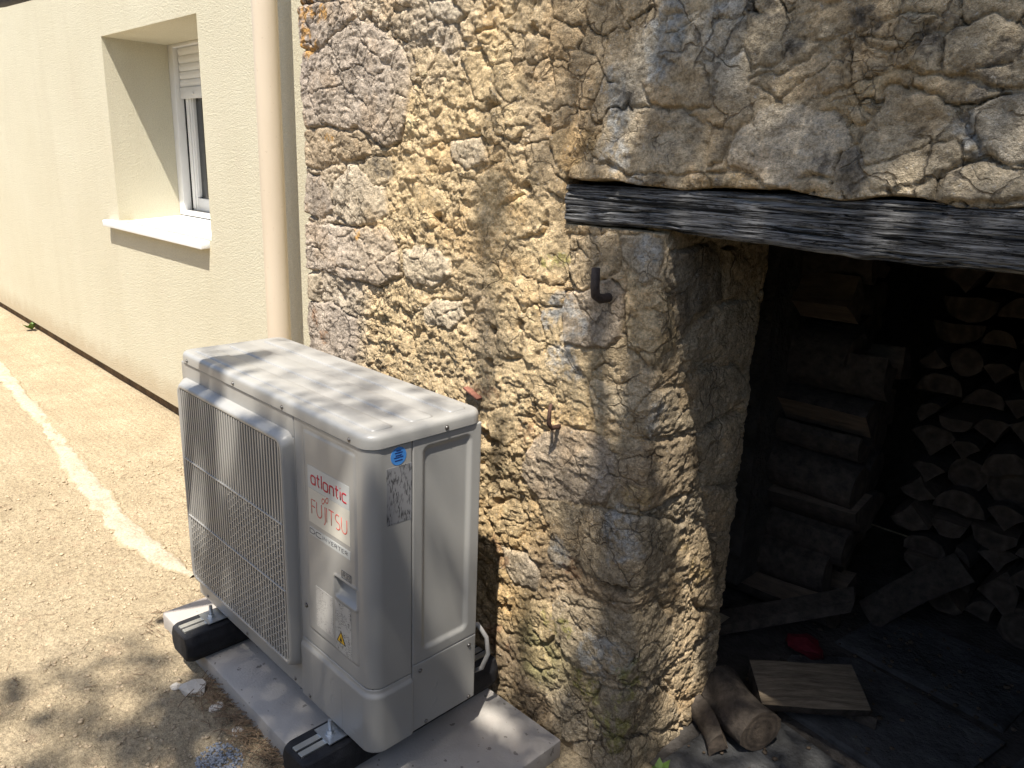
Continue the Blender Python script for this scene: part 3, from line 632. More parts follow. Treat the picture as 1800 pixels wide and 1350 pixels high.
# rest of the building: inner faces, right pier, roof
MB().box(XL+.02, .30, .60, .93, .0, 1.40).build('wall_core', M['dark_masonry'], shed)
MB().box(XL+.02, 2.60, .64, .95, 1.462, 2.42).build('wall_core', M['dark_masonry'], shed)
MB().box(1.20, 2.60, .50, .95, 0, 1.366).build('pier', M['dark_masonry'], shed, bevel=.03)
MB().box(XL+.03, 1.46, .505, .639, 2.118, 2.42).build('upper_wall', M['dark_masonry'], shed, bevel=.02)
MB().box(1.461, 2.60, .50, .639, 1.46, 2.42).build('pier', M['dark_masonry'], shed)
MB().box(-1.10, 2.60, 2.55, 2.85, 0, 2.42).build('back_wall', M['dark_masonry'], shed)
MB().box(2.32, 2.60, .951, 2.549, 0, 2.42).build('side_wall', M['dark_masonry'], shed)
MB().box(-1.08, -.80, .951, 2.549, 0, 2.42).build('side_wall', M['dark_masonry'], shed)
MB().box(-1.13, 2.63, .52, 2.88, 2.42, 2.52).build('roof', M['roof_wood'], shed, bevel=.01)
# iron pin, nail, tile sliver set into the masonry
V, F = tube([(.206, .53, 1.215), (.204, .468, 1.213), (.203, .452, 1.222), (.203, .448, 1.24), (.203, .447, 1.282)], [.0105]*4+[.0095], 10)
part('iron_pin', V, F, M['iron'], shed, True)['label'] = 'bent rusty iron gate pin set in the stone'
V, F = tube([(.083, .52, .878), (.082, .470, .880), (.079, .462, .892), (.083, .458, .925), (.078, .468, .94)], [.006, .006, .006, .005, .004], 7)
part('nail', V, F, M['rust'], shed, True)
mb = MB(); mb.add([(-.262, .485, .895), (-.20, .480, .878), (-.197, .480, .884), (-.258, .484, .902), (-.262, .53, .895), (-.20, .53, .878), (-.197, .53, .884), (-.258, .53, .902)],
                  [(0, 1, 2, 3), (7, 6, 5, 4), (0, 4, 5, 1), (1, 5, 6, 2), (2, 6, 7, 3), (3, 7, 4, 0)])
mb.build('tile_sliver', M['brick'], shed, bevel=.002)

# ================================================================== CREAM HOUSE
YH = 0.78
house = thing('house', (-4, 1.3, 0), 'cream rendered house wall with one recessed window and a roller shutter', 'house')
wx0, wx1, wz0, wz1, wd = -3.705, -2.45, 1.075, 2.083, .372
mb = MB(); xa, xb, za, zb = -14, .2, .07, 3.4
def quadY(mb, x0, x1, z0, z1, y): mb.add([(x0, y, z0), (x1, y, z0), (x1, y, z1), (x0, y, z1)], [(0, 1, 2, 3)])
xs = [xa, wx0, wx1, xb]; zs = [za, wz0, wz1, zb]
v = [(x, YH, z) for x in xs for z in zs]; f = []
for i in range(3):
    for j in range(3):
        if i == 1 and j == 1: continue
        f.append((i*4+j, (i+1)*4+j, (i+1)*4+j+1, i*4+j+1))
mb.add(v, f)
y2 = YH+wd+.06
mb.add([(wx0, YH, wz0), (wx0, YH, wz1), (wx1, YH, wz1), (wx1, YH, wz0), (wx0, y2, wz0), (wx0, y2, wz1), (wx1, y2, wz1), (wx1, y2, wz0)],
       [(0, 1, 5, 4), (1, 2, 6, 5), (2, 3, 7, 6), (3, 0, 4, 7)])
mb.add([(xa, YH, za), (xb, YH, za), (xb, YH+.5, za), (xa, YH+.5, za)], [(0, 3, 2, 1)])
mb.build('wall', M['render'], house)
MB().box(-14, .15, YH+.035, YH+.5, -.05, .12).build('plinth', M['plinth'], house)
MB().box(-14, .15, YH+.62, YH+.9, .12, 3.4).build('back_leaf', M['dark_masonry'], house)
MB().box(-14.1, .3, YH+.06, YH+1.0, 3.4, 3.5).build('roof_slab', M['roof_wood'], house)
win = thing('window', ((wx0+wx1)/2, YH+wd, wz0), None, None); win.parent = house; win.location = Vector(win.location)-wloc(house)
yw = YH+wd
fr = MB().box(wx0, wx0+.075, yw-.01, yw+.06, wz0+.03, wz1).build('frame', M['pvc'], win, bevel=.004)
MB().box(wx1-.075, wx1, yw-.01, yw+.06, wz0+.03, wz1).build('frame', M['pvc'], win, bevel=.004)
MB().box(wx0+.076, wx1-.076, yw-.012, yw+.06, wz1-.018, wz1-.001).build('frame', M['pvc'], win, bevel=.003)
MB().box(wx0+.076, wx1-.076, yw-.012, yw+.06, wz0+.031, wz0+.06).build('frame', M['pvc'], win, bevel=.004)
MB().box(wx0+.0755, wx0+.083, yw+.036, yw+.05, wz0+.06, wz1-.02).build('seal', M['seal'], win)
# sill
sx0, sx1 = -3.865, -2.475
mb = MB(); zf, zbk = 1.066, 1.104
mb.add([(sx0, YH-.045, zf-.036), (sx1, YH-.045, zf-.036), (sx1, YH-.045, zf), (sx0, YH-.045, zf), (sx0, YH+.02, zf-.030), (sx1, YH+.02, zf-.03), (sx1, YH+.02, zf+.004), (sx0, YH+.02, zf+.004)],
       [(0, 1, 2, 3), (4, 7, 6, 5), (3, 2, 6, 7), (0, 4, 5, 1), (0, 3, 7, 4), (1, 5, 6, 2)])
mb.build('sill', M['sill_white'], win, bevel=.004)
mb = MB(); mb.add([(wx0+.001, YH+.0201, zf-.01), (wx1-.001, YH+.0201, zf-.01), (wx1-.001, YH+.0201, zf+.004), (wx0+.001, YH+.0201, zf+.004), (wx0+.001, yw+.06, zf-.01), (wx1-.001, yw+.06, zf-.01), (wx1-.001, yw+.06, zbk), (wx0+.001, yw+.06, zbk)],
       [(0, 1, 2, 3), (4, 7, 6, 5), (3, 2, 6, 7), (0, 4, 5, 1), (0, 3, 7, 4), (1, 5, 6, 2)])
mb.build('sill_board', M['sill_white'], win)
# shutter slats and bottom bar
slat = None
for i in range(5):
    z0 = 1.848+i*.0435
    if slat is None:
        a, b = wx0+.084, wx1-.084; prof = [(0, 0), (-.004, .006), (-.0065, .02), (-.005, .036), (0, .0425), (.01, .0425), (.01, 0)]
        V = [(x, yw+.022+p, z0+q) for x in (a, b) for p, q in prof]; n = len(prof)
        F = [(k, (k+1) % n, n+(k+1) % n, n+k) for k in range(n)]+[tuple(range(n))[::-1], tuple(range(n, 2*n))]
        slat = part('shutter_slat', V, F, M['pvc'], win, base=(a, yw+.02, z0))
    else:
        o = slat.copy(); COL.objects.link(o); o.parent = win; o.location = slat.location+Vector((0, 0, i*.0435))
MB().box(wx0+.084, wx1-.084, yw+.012, yw+.034, 1.783, 1.846).build('shutter_bottom_bar', M['pvc'], win, bevel=.004)
for x in (-3.45, -2.70): MB().box(x, x+.03, yw+.004, yw+.012, 1.803, 1.815).build('stop', M['pvc'], win, bevel=.002)
# two sashes with dark panes
for k, (a, b) in enumerate(((wx0+.09, -3.08), (-3.07, wx1-.09))):
    sa = MB(); z0, z1 = wz0+.062, 1.99
    s_ = thing('sash', (a, yw+.05, z0), None, None); s_.location = Vector(s_.location)-wloc(win); s_.parent = win
    MB().box(a, a+.07, yw+.040, yw+.09, z0, z1).build('stile', M['pvc'], s_, bevel=.004)
    MB().box(b-.07, b, yw+.040, yw+.09, z0, z1).build('stile', M['pvc'], s_, bevel=.004)
    MB().box(a+.0705, b-.0705, yw+.040, yw+.09, z0, z0+.075).build('rail', M['pvc'], s_, bevel=.004)
    MB().box(a+.0705, b-.0705, yw+.040, yw+.09, z1-.07, z1).build('rail', M['pvc'], s_, bevel=.004)
    MB().box(a+.012, a+.05, yw+.034, yw+.0395, z0+.01, z1).build('bead', M['pvc'], s_, bevel=.002)
    MB().box(a+.0705, a+.082, yw+.048, yw+.075, z0+.08, z1-.07).build('bead', M['pvc'], s_, bevel=.002)
    MB().box(a+.07, b-.07, yw+.066, yw+.072, z0+.074, z1-.069).build('pane', M['glass'], s_)
# downpipe
px, py, pr_ = -1.600, .662, .0465
V, F = tube([(px, py, .06), (px, py, .5), (px, py, 1.2), (px, py, 2.0), (px, py, 3.3)], pr_, 32)
dp = part('downpipe', V, F, M['downpipe'], house, True); dp['label'] = 'pinkish beige rainwater downpipe'
V, F = tube([(px, py, .0), (px, py, .075)], pr_+.006, 24); part('pipe_shoe', V, F, M['downpipe'], dp, True)
for z in (.35, 2.6):
    V, F = tube([(px, py, z), (px, py, z+.025)], pr_+.004, 24); part('pipe_bracket', V, F, M['downpipe'], dp, True)
    MB().box(px-.01, px+.01, py+.03, YH+.005, z+.006, z+.02).build('pipe_bracket', M['downpipe'], dp)

# ================================================================== GROUND
def ax(a, b, c0, c1, fine, coarse):
    out = [c0]; 
    x = c0
    while x < c1: x += fine; out.append(x)
    st = fine
    while x < b: st = min(st*1.18, coarse); x += st; out.append(x)
    x = c0; st = fine; pre = []
    while x > a: st = min(st*1.18, coarse); x -= st; pre.append(x)
    return np.array(pre[::-1]+out)
gx = ax(-60, 60, -1.9, .35, .0065, 6); gy = ax(-60, 60, -.75, .86, .0065, 6)
X, Y = np.meshgrid(gx, gy, indexing='ij')
near = ss(9, 3, np.hypot(X+.6, Y))
Zg = near*(.007*fbm(X, Y, 3.5, 4, 301)+.0075*fbm(X, Y, 18, 5, 303, .62)+.0035*fbm(X, Y, 90, 2, 305))-.004
inside = (X > -1.0) & (Y > .62); Zg = np.where(inside, Zg-.05, Zg)
g = np.arange(X.size).reshape(X.shape)
Q = np.stack([g[:-1, :-1], g[1:, :-1], g[1:, 1:], g[:-1, 1:]], -1).reshape(-1, 4)
gr = part('ground', np.stack([X, Y, Zg], -1).reshape(-1, 3), Q, M['dirt'], None, True); tag(gr, 'pale compacted gravelly earth in front of the house', kind='structure')
def gz(x, y): return float((.007*fbm(np.array([x]), np.array([y]), 3.5, 4, 301)+.0075*fbm(np.array([x]), np.array([y]), 18, 5, 303, .62)+.0035*fbm(np.array([x]), np.array([y]), 90, 2, 305))[0])-.004
# pale cement strip running along the yard
cl = [(-9, .62), (-7, .46), (-5.2, .30), (-4.4, .235), (-3.6, .21), (-3.0, .16), (-2.5, .115), (-2.1, .085), (-1.75, .075), (-1.5, .10), (-1.25, .14), (-1.0, .17)]
cl = np.array(cl); xx = np.arange(-9, -1.30, .012); yc = np.interp(xx, cl[:, 0], cl[:, 1])
nw = 23; tt = np.linspace(-1, 1, nw)
Xs, T = np.meshgrid(xx, tt, indexing='ij'); Yc = np.repeat(yc[:, None], nw, 1)
hw = .050+.016*fbm(Xs, T*0, 2, 3, 401)+.022*fbm(Xs, np.sign(T)*3, 14, 4, 403, .65)-.03*ss(-1.6, -1.3, Xs)
Ys = Yc+T*hw+.02*fbm(Xs, T*0, 3, 3, 409)
Zs = .0125*(1-np.abs(T)**3)-.004+.004*fbm(Xs, Ys, 20, 4, 405)+.007*fbm(Xs, Ys, 3.5, 4, 301)+.005*fbm(Xs, Ys, 18, 3, 303)
Zs = Zs-.012*ss(-.1, -.5, fbm(Xs, Ys, 5, 3, 411))-.02*ss(-1.35, -1.05, Xs)
g = np.arange(Xs.size).reshape(Xs.shape); Q = np.stack([g[:-1, :-1], g[1:, :-1], g[1:, 1:], g[:-1, 1:]], -1).reshape(-1, 4)
cs_ = part('cement_path_strip', np.stack([Xs, Ys, Zs], -1).reshape(-1, 3), Q, M['cement'], None, True, np.repeat(np.clip(1-np.abs(T)**2.5, 0, 1).reshape(-1, 1), 3, 1)); tag(cs_, 'ragged pale cement strip crossing the earth yard', kind='structure')
def blob(r, seed, flat=.6, n=1):
    bm = bmesh.new(); bmesh.ops.create_icosphere(bm, subdivisions=n, radius=r); rr = random.Random(seed)
    for v_ in bm.verts: v_.co *= .75+.5*rr.random(); v_.co.z *= flat
    V = [tuple(v_.co) for v_ in bm.verts]; F = [tuple(v_.index for v_ in f_.verts) for f_ in bm.faces]; bm.free(); return np.array(V), F
protos = [blob(1, k, .65) for k in range(8)]
def scatter(name, mat, count, fn, label):
    V = []; F = []; n = 0
    for i in range(count):
        x, y, z, r = fn(); pv, pf = protos[rnd.randrange(8)]; a = rnd.random()*6.28; c_, s_ = math.cos(a), math.sin(a)
        q = pv*r; V.append(np.stack([q[:, 0]*c_-q[:, 1]*s_+x, q[:, 0]*s_+q[:, 1]*c_+y, q[:, 2]+z], 1)); F += [tuple(j+n for j in f_) for f_ in pf]; n += len(pv)
    o = part(name, np.concatenate(V), np.array(F), mat, None, False); tag(o, label, name.replace('_', ' '), kind='stuff'); return o
gx_ = np.array([0.])
def ground_pt(x0, x1, y0, y1, r0_, r1_):
    def f_():
        while True:
            x = rnd.uniform(x0, x1); y = rnd.uniform(y0, y1)
            if -1.1 < x < .22 and -.1 < y < .5: continue
            r_ = r0_+(r1_-r0_)*rnd.random()**4
            return x, y, gz(x, y)+r_*.15, r_
    return f_
scatter('small_gravel', M['pebble'], 8500, ground_pt(-2.6, .3, -.85, .74, .0018, .0075), 'loose grit and small pebbles on the earth')
def pile():
    a = rnd.random()*6.28; r_ = .055*rnd.random()**.6; x, y = -.39+r_*math.cos(a)*1.2, -.20+r_*math.sin(a); return x, y, gz(x, y)+.001+.008*(1-r_/.055)*rnd.random(), rnd.uniform(.0022, .005)
scatter('blue_gravel', M['gravel_blue'], 420, pile, 'little heap of blue grey gravel in front of the slab')
# stray limestone chips
def chip(x, y, r, seed, lab, flat=.45):
    v, f_ = blob(r, seed, flat, 2); v = v+np.array([x, y, gz(x, y)+r*.2]); o = part('stone_fragment', v, f_, M['limestone_chip'], None, False, base=(x, y, 0)); tag(o, lab, 'stone'); return o
chip(-.70, -.135, .036, 31, 'flat white stone chip lying beside the slab next to the far rubber foot')
chip(-.585, -.118, .019, 32, 'small pale stone against the long edge of the concrete slab')
chip(-.46, -.118, .016, 35, 'tiny pale stone nearest the gravel heap by the slab')
chip(-.75, -.165, .014, 36, 'small pale stone just left of the flat white chip')
# dry pine needles and twigs along the slab edge
V = []; F = []
for i in range(330):
    x = rnd.uniform(-.72, -.25); y = -.088-abs(rnd.gauss(0, .036)); L_ = rnd.uniform(.02, .07); a = rnd.uniform(-.9, .9)+(0 if rnd.random() < .6 else 1.4)
    z = gz(x, y)+rnd.uniform(.003, .02); r_ = rnd.uniform(.0006, .0013)
    p0 = Vector((x, y, z)); p1 = p0+Vector((math.cos(a), math.sin(a), rnd.uniform(-.15, .2)))*L_; pm = (p0+p1)/2+Vector((0, 0, rnd.uniform(0, .006)))
    v, f_ = tube([p0, pm, p1], r_, 4, False); n = len(V); V += [tuple(q) for q in v]; F += [tuple(j+n for j in q) for q in f_]
for i in range(260):
    x = rnd.uniform(-1.15, -1.0); y = rnd.uniform(-.12, .3)
    if rnd.random() < .5: x = rnd.uniform(-2.6, .0); y = rnd.uniform(-.7, .6)
    L_ = rnd.uniform(.015, .05); a = rnd.random()*6.28; z = gz(x, y)+.005
    p0 = Vector((x, y, z)); p1 = p0+Vector((math.cos(a), math.sin(a), .05))*L_
    v, f_ = tube([p0, (p0+p1)/2, p1], .0009, 4, False); n = len(V); V += [tuple(q) for q in v]; F += [tuple(j+n for j in q) for q in f_]
nd = part('dry_needles', V, F, M['needles'], None, False); tag(nd, 'dry brown needles and twigs littering the slab edge', 'litter', kind='stuff')
# weed at the foot of the house
wd_ = thing('weed', (-6.02, .77, 0), 'small green weed growing at the foot of the house wall', 'plant')
for i in range(9):
    a = rnd.random()*6.28; L_ = rnd.uniform(.06, .12); b = Vector((-6.02, .77, 0)); d = Vector((math.cos(a)*.6, math.sin(a)*.6-.3, .8)).normalized(); s_ = d.cross(Vector((0, 0, 1))).normalized()
    V = [b, b+d*L_*.5+s_*.022, b+d*L_+Vector((0, 0, -.02)), b+d*L_*.5-s_*.022]; part('leaf', V, [(0, 1, 2, 3)], M['weed_green'], wd_)

# ================================================================== CONCRETE SLAB
mb = MB(); mb.box(-1.07, .186, -.076, .46, -.03, .05)
slab = mb.build('concrete_slab', M['slab'], None, bevel=.006, seg=2, base=(-.44, .19, 0)); tag(slab, 'grey concrete paving slab under the heat pump', 'slab')

# ================================================================== HEAT PUMP
ZB = 0.15; UW, UD, RC = .94, .318, .034
unit = thing('heat_pump', (-UW/2, UD/2, ZB), 'beige grey outdoor heat pump unit with red brand stickers and square fan grille', 'heat pump')
def uS(y): return y+(math.pi/2-2)*RC
def upath(u):
    u = np.asarray(u, float); a = np.clip((u+RC)/RC, 0, math.pi/2)
    x = np.where(u < -RC, u, np.where(a < math.pi/2, -RC+RC*np.sin(a), 0)); y = np.where(u < -RC, 0, np.where(a < math.pi/2, RC-RC*np.cos(a), u-uS(0)))
    return x, y, np.sin(a), -np.cos(a)
def rrect(u, z, u0, u1, z0, z1, r):
    cx, cz = (u0+u1)/2, (z0+z1)/2; qx = np.abs(u-cx)-(u1-u0)/2+r; qz = np.abs(z-cz)-(z1-z0)/2+r
    return np.hypot(np.maximum(qx, 0), np.maximum(qz, 0))+np.minimum(np.maximum(qx, qz), 0)-r
def upanel(name, u0, u1, z0, z1, fn=None, nu=None, nz=None, edge=.0025, mat='unit', parent=None):
    st = .0032
    uu = np.concatenate([[u0, u0+edge*.4], np.linspace(u0+edge, u1-edge, nu or max(8, int((u1-u0)/st))), [u1-edge*.4, u1]])
    zz = np.concatenate([[z0, z0+edge*.4], np.linspace(z0+edge, z1-edge, nz or max(8, int((z1-z0)/st))), [z1-edge*.4, z1]])
    U_, Z_ = np.meshgrid(uu, zz, indexing='ij')
    off = fn(U_, Z_) if fn else U_*0
    de = np.minimum(np.minimum(U_-u0, u1-U_), np.minimum(Z_-z0, z1-Z_)); off = off-edge*.7*(1-np.sqrt(np.clip(1-(1-np.clip(de/edge, 0, 1))**2, 0, 1)))
    x, y, nx, ny = upath(U_)
    V = np.stack([x+nx*off, y+ny*off, Z_+ZB], -1)
    n, m_ = U_.shape; g = np.arange(n*m_).reshape(n, m_)
    Q = np.stack([g[:-1, :-1], g[1:, :-1], g[1:, 1:], g[:-1, 1:]], -1).reshape(-1, 4)
    ring = np.concatenate([g[:, 0], g[-1, 1:], g[-2::-1, -1], g[0, -2:0:-1]]); V = V.reshape(-1, 3)
    low = V[ring].copy(); NX = np.stack([nx, ny], -1).reshape(-1, 2)[ring]; low[:, :2] -= NX*.012
    k = len(V); r2 = np.arange(k, k+len(ring)); Q2 = np.stack([ring, r2, np.roll(r2, -1), np.roll(ring, -1)], 1)
    return part(name, np.concatenate([V, low]), np.concatenate([Q, Q2]), M[mat], parent or unit, True)
def groove(d, w, depth): return -depth*np.exp(-(d/w)**2)
def f_corner(u, z):
    d = rrect(u, z, -.262, -.050, .215, .737, .006)
    o = .0022*ss(.003, -.003, d)+groove(d, .0022, .0022)
    e = rrect(u, z, -.139, -.051, .362, .415, .006)
    o = o+.003*np.exp(-((e-.002)/.003)**2)
    t_ = np.clip((z-.366)/.046, 0, 1)
    dep = .004+.030*t_
    o = np.where(e < -.002, -dep*ss(-.002, -.0055, e)+o*ss(-.0055, -.002, e), o)
    s_ = np.hypot(u+.28, z-.268); o = o-.0025*ss(.009, .006, s_)
    return o
upanel('corner_panel', -.3035, uS(.112), .172, .7565, f_corner)
def f_low(u, z):
    o = .0065*ss(.163, .150, z)
    o = o+groove(u+.252, .0013, .0014)*(z < .146)+groove(u+.116, .0013, .0016)*(z < .12)+groove(u-uS(.082), .0012, .0012)*(z < .035)+groove(u+.005, .0012, .0014)*(z < .028)+groove(u+.035, .0012, .0012)*(z < .028)
    for cx, cz in ((-.147, .110), (-.147, .064)):
        r_ = np.hypot(u-cx, z-cz); o = o+groove(r_-.017, .0012, .0013)*(u < cx-.002)
    o = o+groove(z-.030, .001, .001)*(u > -.112)*(u < -.04)
    return o
upanel('lower_corner_cover', -.3035, uS(.112), .003, .170, f_low)
def f_side(u, z):
    d = rrect(u, z, uS(.140), uS(.288), .215, .738, .02)
    return -.0065*ss(.0, -.014, d)
upanel('side_panel', uS(.1145), uS(.316), .190, .7565, f_side)
def f_slow(u, z):
    o = .0*u
    for cz in (.108, .064):
        r_ = np.hypot(u-uS(.172), z-cz); o = o+groove(r_-.017, .0012, .0014)*(z < cz-.002)*(u > uS(.172))
    return o
upanel('lower_side_cover', uS(.1145), uS(.316), .003, .188, f_slow)
def f_frame(u, z): return u*0
upanel('front_frame', -.9385, -.3065, .702, .7565, nu=12, nz=8); upanel('front_frame', -.9385, -.3065, .003, .090, nu=12, nz=8)
upanel('front_frame', -.9385, -.905, .0905, .7015, nu=6, nz=12); upanel('front_frame', -.330, -.3065, .0905, .7015, nu=6, nz=12)
# core behind the panel gaps, back and far side
mb = MB(); mb.box(-.30, -.0045, .0045, .312, ZB+.002, ZB+.756)
mb.build('inner_case', M['unit_dark'], unit, bevel=.028, seg=4) if False else None
# rounded inner core for the right part
def rr_loop(x0, x1, y0, y1, r, n=6):
    P = []
    for cx, cy, a0 in ((x1-r, y0+r, -90), (x1-r, y1-r, 0), (x0+r, y1-r, 90), (x0+r, y0+r, 180)):
        for i in range(n+1): a = R(a0+90*i/n); P.append((cx+r*math.cos(a), cy+r*math.sin(a)))
    return P
def loft(loops, cap0=True, cap1=True):
    n = len(loops[0]); V = [p for L_ in loops for p in L_]; F = []
    for j in range(len(loops)-1):
        for i in range(n): F.append((j*n+i, j*n+(i+1) % n, (j+1)*n+(i+1) % n, (j+1)*n+i))
    if cap0: F.append(tuple(range(n-1, -1, -1)))
    if cap1: F.append(tuple(range((len(loops)-1)*n, len(loops)*n)))
    return V, F
L_ = rr_loop(-.30, -.0095, .0035, .312, .026)
# keep the core clear of the handle scoop
V, F = loft([[(x, max(y, .040), ZB+.002) for x, y in L_], [(x, max(y, .040), ZB+.755) for x, y in L_]]); part('inner_case', V, F, M['unit_dark'], unit)
MB().box(-.30, -.012, .010, .041, ZB+.03, ZB+.355).build('inner_case', M['unit_dark'], unit); MB().box(-.30, -.012, .010, .041, ZB+.42, ZB+.75).build('inner_case', M['unit_dark'], unit)
MB().box(-.9385, -.9365, .001, .317, ZB+.003, ZB+.757).build('far_side_panel', M['unit'], unit)
MB().box(-.936, -.301, .300, .317, ZB+.003, ZB+.757).build('coil_guard', M['unit_dark'], unit)
MB().box(-.936, -.301, .05, .299, ZB+.003, ZB+.02).build('base_pan', M['unit'], unit)
# fan bay: orifice plate with a round hole, shroud and fan
cx, cz, cr = -.618, ZB+.39, .265
N = 64; rect = []
x0, x1, z0, z1 = -.930, -.308, ZB+.01, ZB+.75
V = []; F = []
for i in range(N):
    a = 2*math.pi*i/N; c_, s_ = math.cos(a), math.sin(a)
    V.append((cx+cr*c_, .014, cz+cr*s_)); k = min(((x1-cx) if c_ > 0 else (x0-cx))/c_ if abs(c_) > 1e-6 else 9, ((z1-cz) if s_ > 0 else (z0-cz))/s_ if abs(s_) > 1e-6 else 9)
    V.append((cx+k*c_, .014, cz+k*s_)); V.append((cx+(cr-.012)*c_, .05, cz+(cr-.012)*s_))
for i in range(N):
    j = (i+1) % N; F.append((3*i, 3*i+1, 3*j+1, 3*j)); F.append((3*i, 3*j, 3*j+2, 3*i+2))
part('fan_orifice', V, F, M['unit_inner'], unit)
fan = MB(); fan.cyl((cx, .03, cz), (cx, .13, cz), .055, .06, 24)
fan_o = fan.build('fan_hub', M['fan'], unit, bevel=.006)
for k in range(3):
    V = []; n1, n2 = 8, 8
    for i in range(n1):
        for j in range(n2):
            rr = .055+(.24-.055)*i/(n1-1); a = 2*math.pi*k/3+(-.55+1.1*j/(n2-1))*(.6+.5*i/(n1-1))
            V.append((cx+rr*math.cos(a), .06+.05*(j/(n2-1)-.5)*1.6, cz+rr*math.sin(a)))
    F = [(i*n2+j, (i+1)*n2+j, (i+1)*n2+j+1, i*n2+j+1) for i in range(n1-1) for j in range(n2-1)]
    part('fan_blade', V, F, M['fan'], fan_o, True)
# grille frame
def rz(x0, x1, z0, z1, r, y, n=6): return [(x, y, ZB+z) for x, z in rr_loop(x0, x1, z0, z1, r, n)]
loops = [rz(-.936, -.308, .072, .713, .030, .002), rz(-.934, -.3085, .0725, .712, .030, -.006), rz(-.914, -.312, .080, .704, .028, -.026), rz(-.909, -.316, .084, .699, .026, -.0300), rz(-.902, -.322, .090, .693, .022, -.0302),
         rz(-.8985, -.3255, .0935, .6895, .020, -.0275), rz(-.898, -.326, .094, .689, .020, .010)]
V, F = loft(loops, False, False); grf = part('grille_frame', V, F, M['unit'], unit, True)
gs = thing('fan_grille', (-.61, -.02, ZB+.39), None, None); gs.location = Vector(gs.location)-wloc(unit); gs.parent = unit
ns = 41; xs_ = np.linspace(-.8985+.0065, -.3255-.0065, ns); first = None
for i, x in enumerate(xs_):
    if first is None:
        y0, y1 = -.029, -.0245
        V = [(x-.0008, y0-.0006, ZB+.0938), (x+.0008, y0-.0006, ZB+.0938), (x+.0017, y1, ZB+.0938), (x-.0017, y1, ZB+.0938)]
        V = [(x-.0031, y0, ZB+.0938), (x+.0031, y0, ZB+.0938), (x+.0031, y1, ZB+.0938), (x-.0031, y1, ZB+.0938)]; V = V+[(a, b, ZB+.6893) for a, b, c in V]
        first = part('slat', V, [(0, 3, 2, 1), (4, 5, 6, 7), (0, 1, 5, 4), (1, 2, 6, 5), (2, 3, 7, 6), (3, 0, 4, 7)], M['unit'], gs, base=(x, -.02, ZB+.39)); lx = x
    else:
        o = first.copy(); COL.objects.link(o); o.parent = gs; o.location = first.location+Vector((x-lx, 0, 0))
for z in (.4780, .2960): MB().box(-.8983, -.3257, -.0312, -.014, ZB+z-.0022, ZB+z+.0022).build('cross_bar', M['unit'], gs, bevel=.0008, seg=1)
mb = MB(); dx = xs_[1]-xs_[0]
for i in range(ns-1):
    zz = .110+(.0105 if i % 2 else 0)
    top = .290 if i < ns*.45 else .47
    while zz < top:
        if abs(zz-.296) > .008:
            a = xs_[i]+.0013; b = xs_[i+1]-.0013; mb.box(a, b, -.0285, -.020, ZB+zz-.0013, ZB+zz+.0013)
        zz += .021
o = mb.build('cross_rods', M['unit'], gs); o['kind'] = 'stuff'
# wider cells at the two edges of the grille
mb = MB()
for k in range(26):
    z = ZB+.112+k*.0228
    for a, b in ((-.3319, -.3262), (-.8978, -.8925)): mb.box(a, b, -.0262, -.012, z-.0013, z+.0013)
o = mb.build('edge_rods', M['unit'], gs); o['kind'] = 'stuff'
# top cover
def lp(g, z, r): return [(x, y, ZB+z) for x, y in rr_loop(-UW-.004+g, .004-g, -.004+g, UD+.004-g, max(r-g, .004), 8)]
loops = [lp(.0035, .7575, .038), lp(.0, .7585, .038), lp(0, .776, .038), lp(.0012, .7815, .038), lp(.004, .7858, .038), lp(.0085, .7885, .038), lp(.014, .7895, .038)]
V, F = loft(loops); cov = part('top_cover', V, F, M['unit'], unit, True); cov.data.set_sharp_from_angle(angle=R(50))
for y0, y1 in ((.024, .082), (.126, .192), (.236, .290)):
    a = rr_loop(-.905, -.022, y0, y1, .012, 4); b = rr_loop(-.900, -.027, y0+.005, y1-.005, .009, 4); c_ = rr_loop(-.898, -.029, y0+.007, y1-.007, .008, 4)
    V, F = loft([[(x, y, ZB+.7885) for x, y in a], [(x, y, ZB+.7899) for x, y in a], [(x, y, ZB+.7922) for x, y in b], [(x, y, ZB+.7927) for x, y in c_]]); part('raised_rib', V, F, M['unit'], cov, True)
def screw(p, d, r=.0042, parent=unit):
    mb = MB(); mb.cyl(Vector(p)-Vector(d)*.002, Vector(p)+Vector(d)*.0006, r*1.35, None, 12); mb.dome(Vector(p)+Vector(d)*.0006, d, r, .0028, 10); return mb.build('screw', M['screw'], parent, smooth=True)
for x in (-.887, -.602, -.349, -.066): screw((x, -.0042, ZB+.767), (0, -1, 0), .0042, cov)
screw((.0042, .206, ZB+.768), (1, 0, 0), .0042, cov)
for y, z in ((.138, .166), (.157, .012), (.296, .011), (.293, .166)): screw((.0006, y, ZB+z), (1, 0, 0))
for x, z, y in ((-.28, .268, -.0), (-.351, .016, 0), (-.267, .015, -.0066), (-.62, .016, 0), (-.88, .016, 0)): screw((x, y, ZB+z), (0, -1, 0))
# stickers
def plate_f(name, x0, x1, z0, z1, mat, y=-.0028, par=unit): return MB().box(x0, x1, y, y+.0012, ZB+z0, ZB+z1).build(name, mat, par)
def plate_s(name, y0, y1, z0, z1, mat, x=.0003): return MB().box(-.001, x, y0, y1, ZB+z0, ZB+z1).build(name, mat, unit)
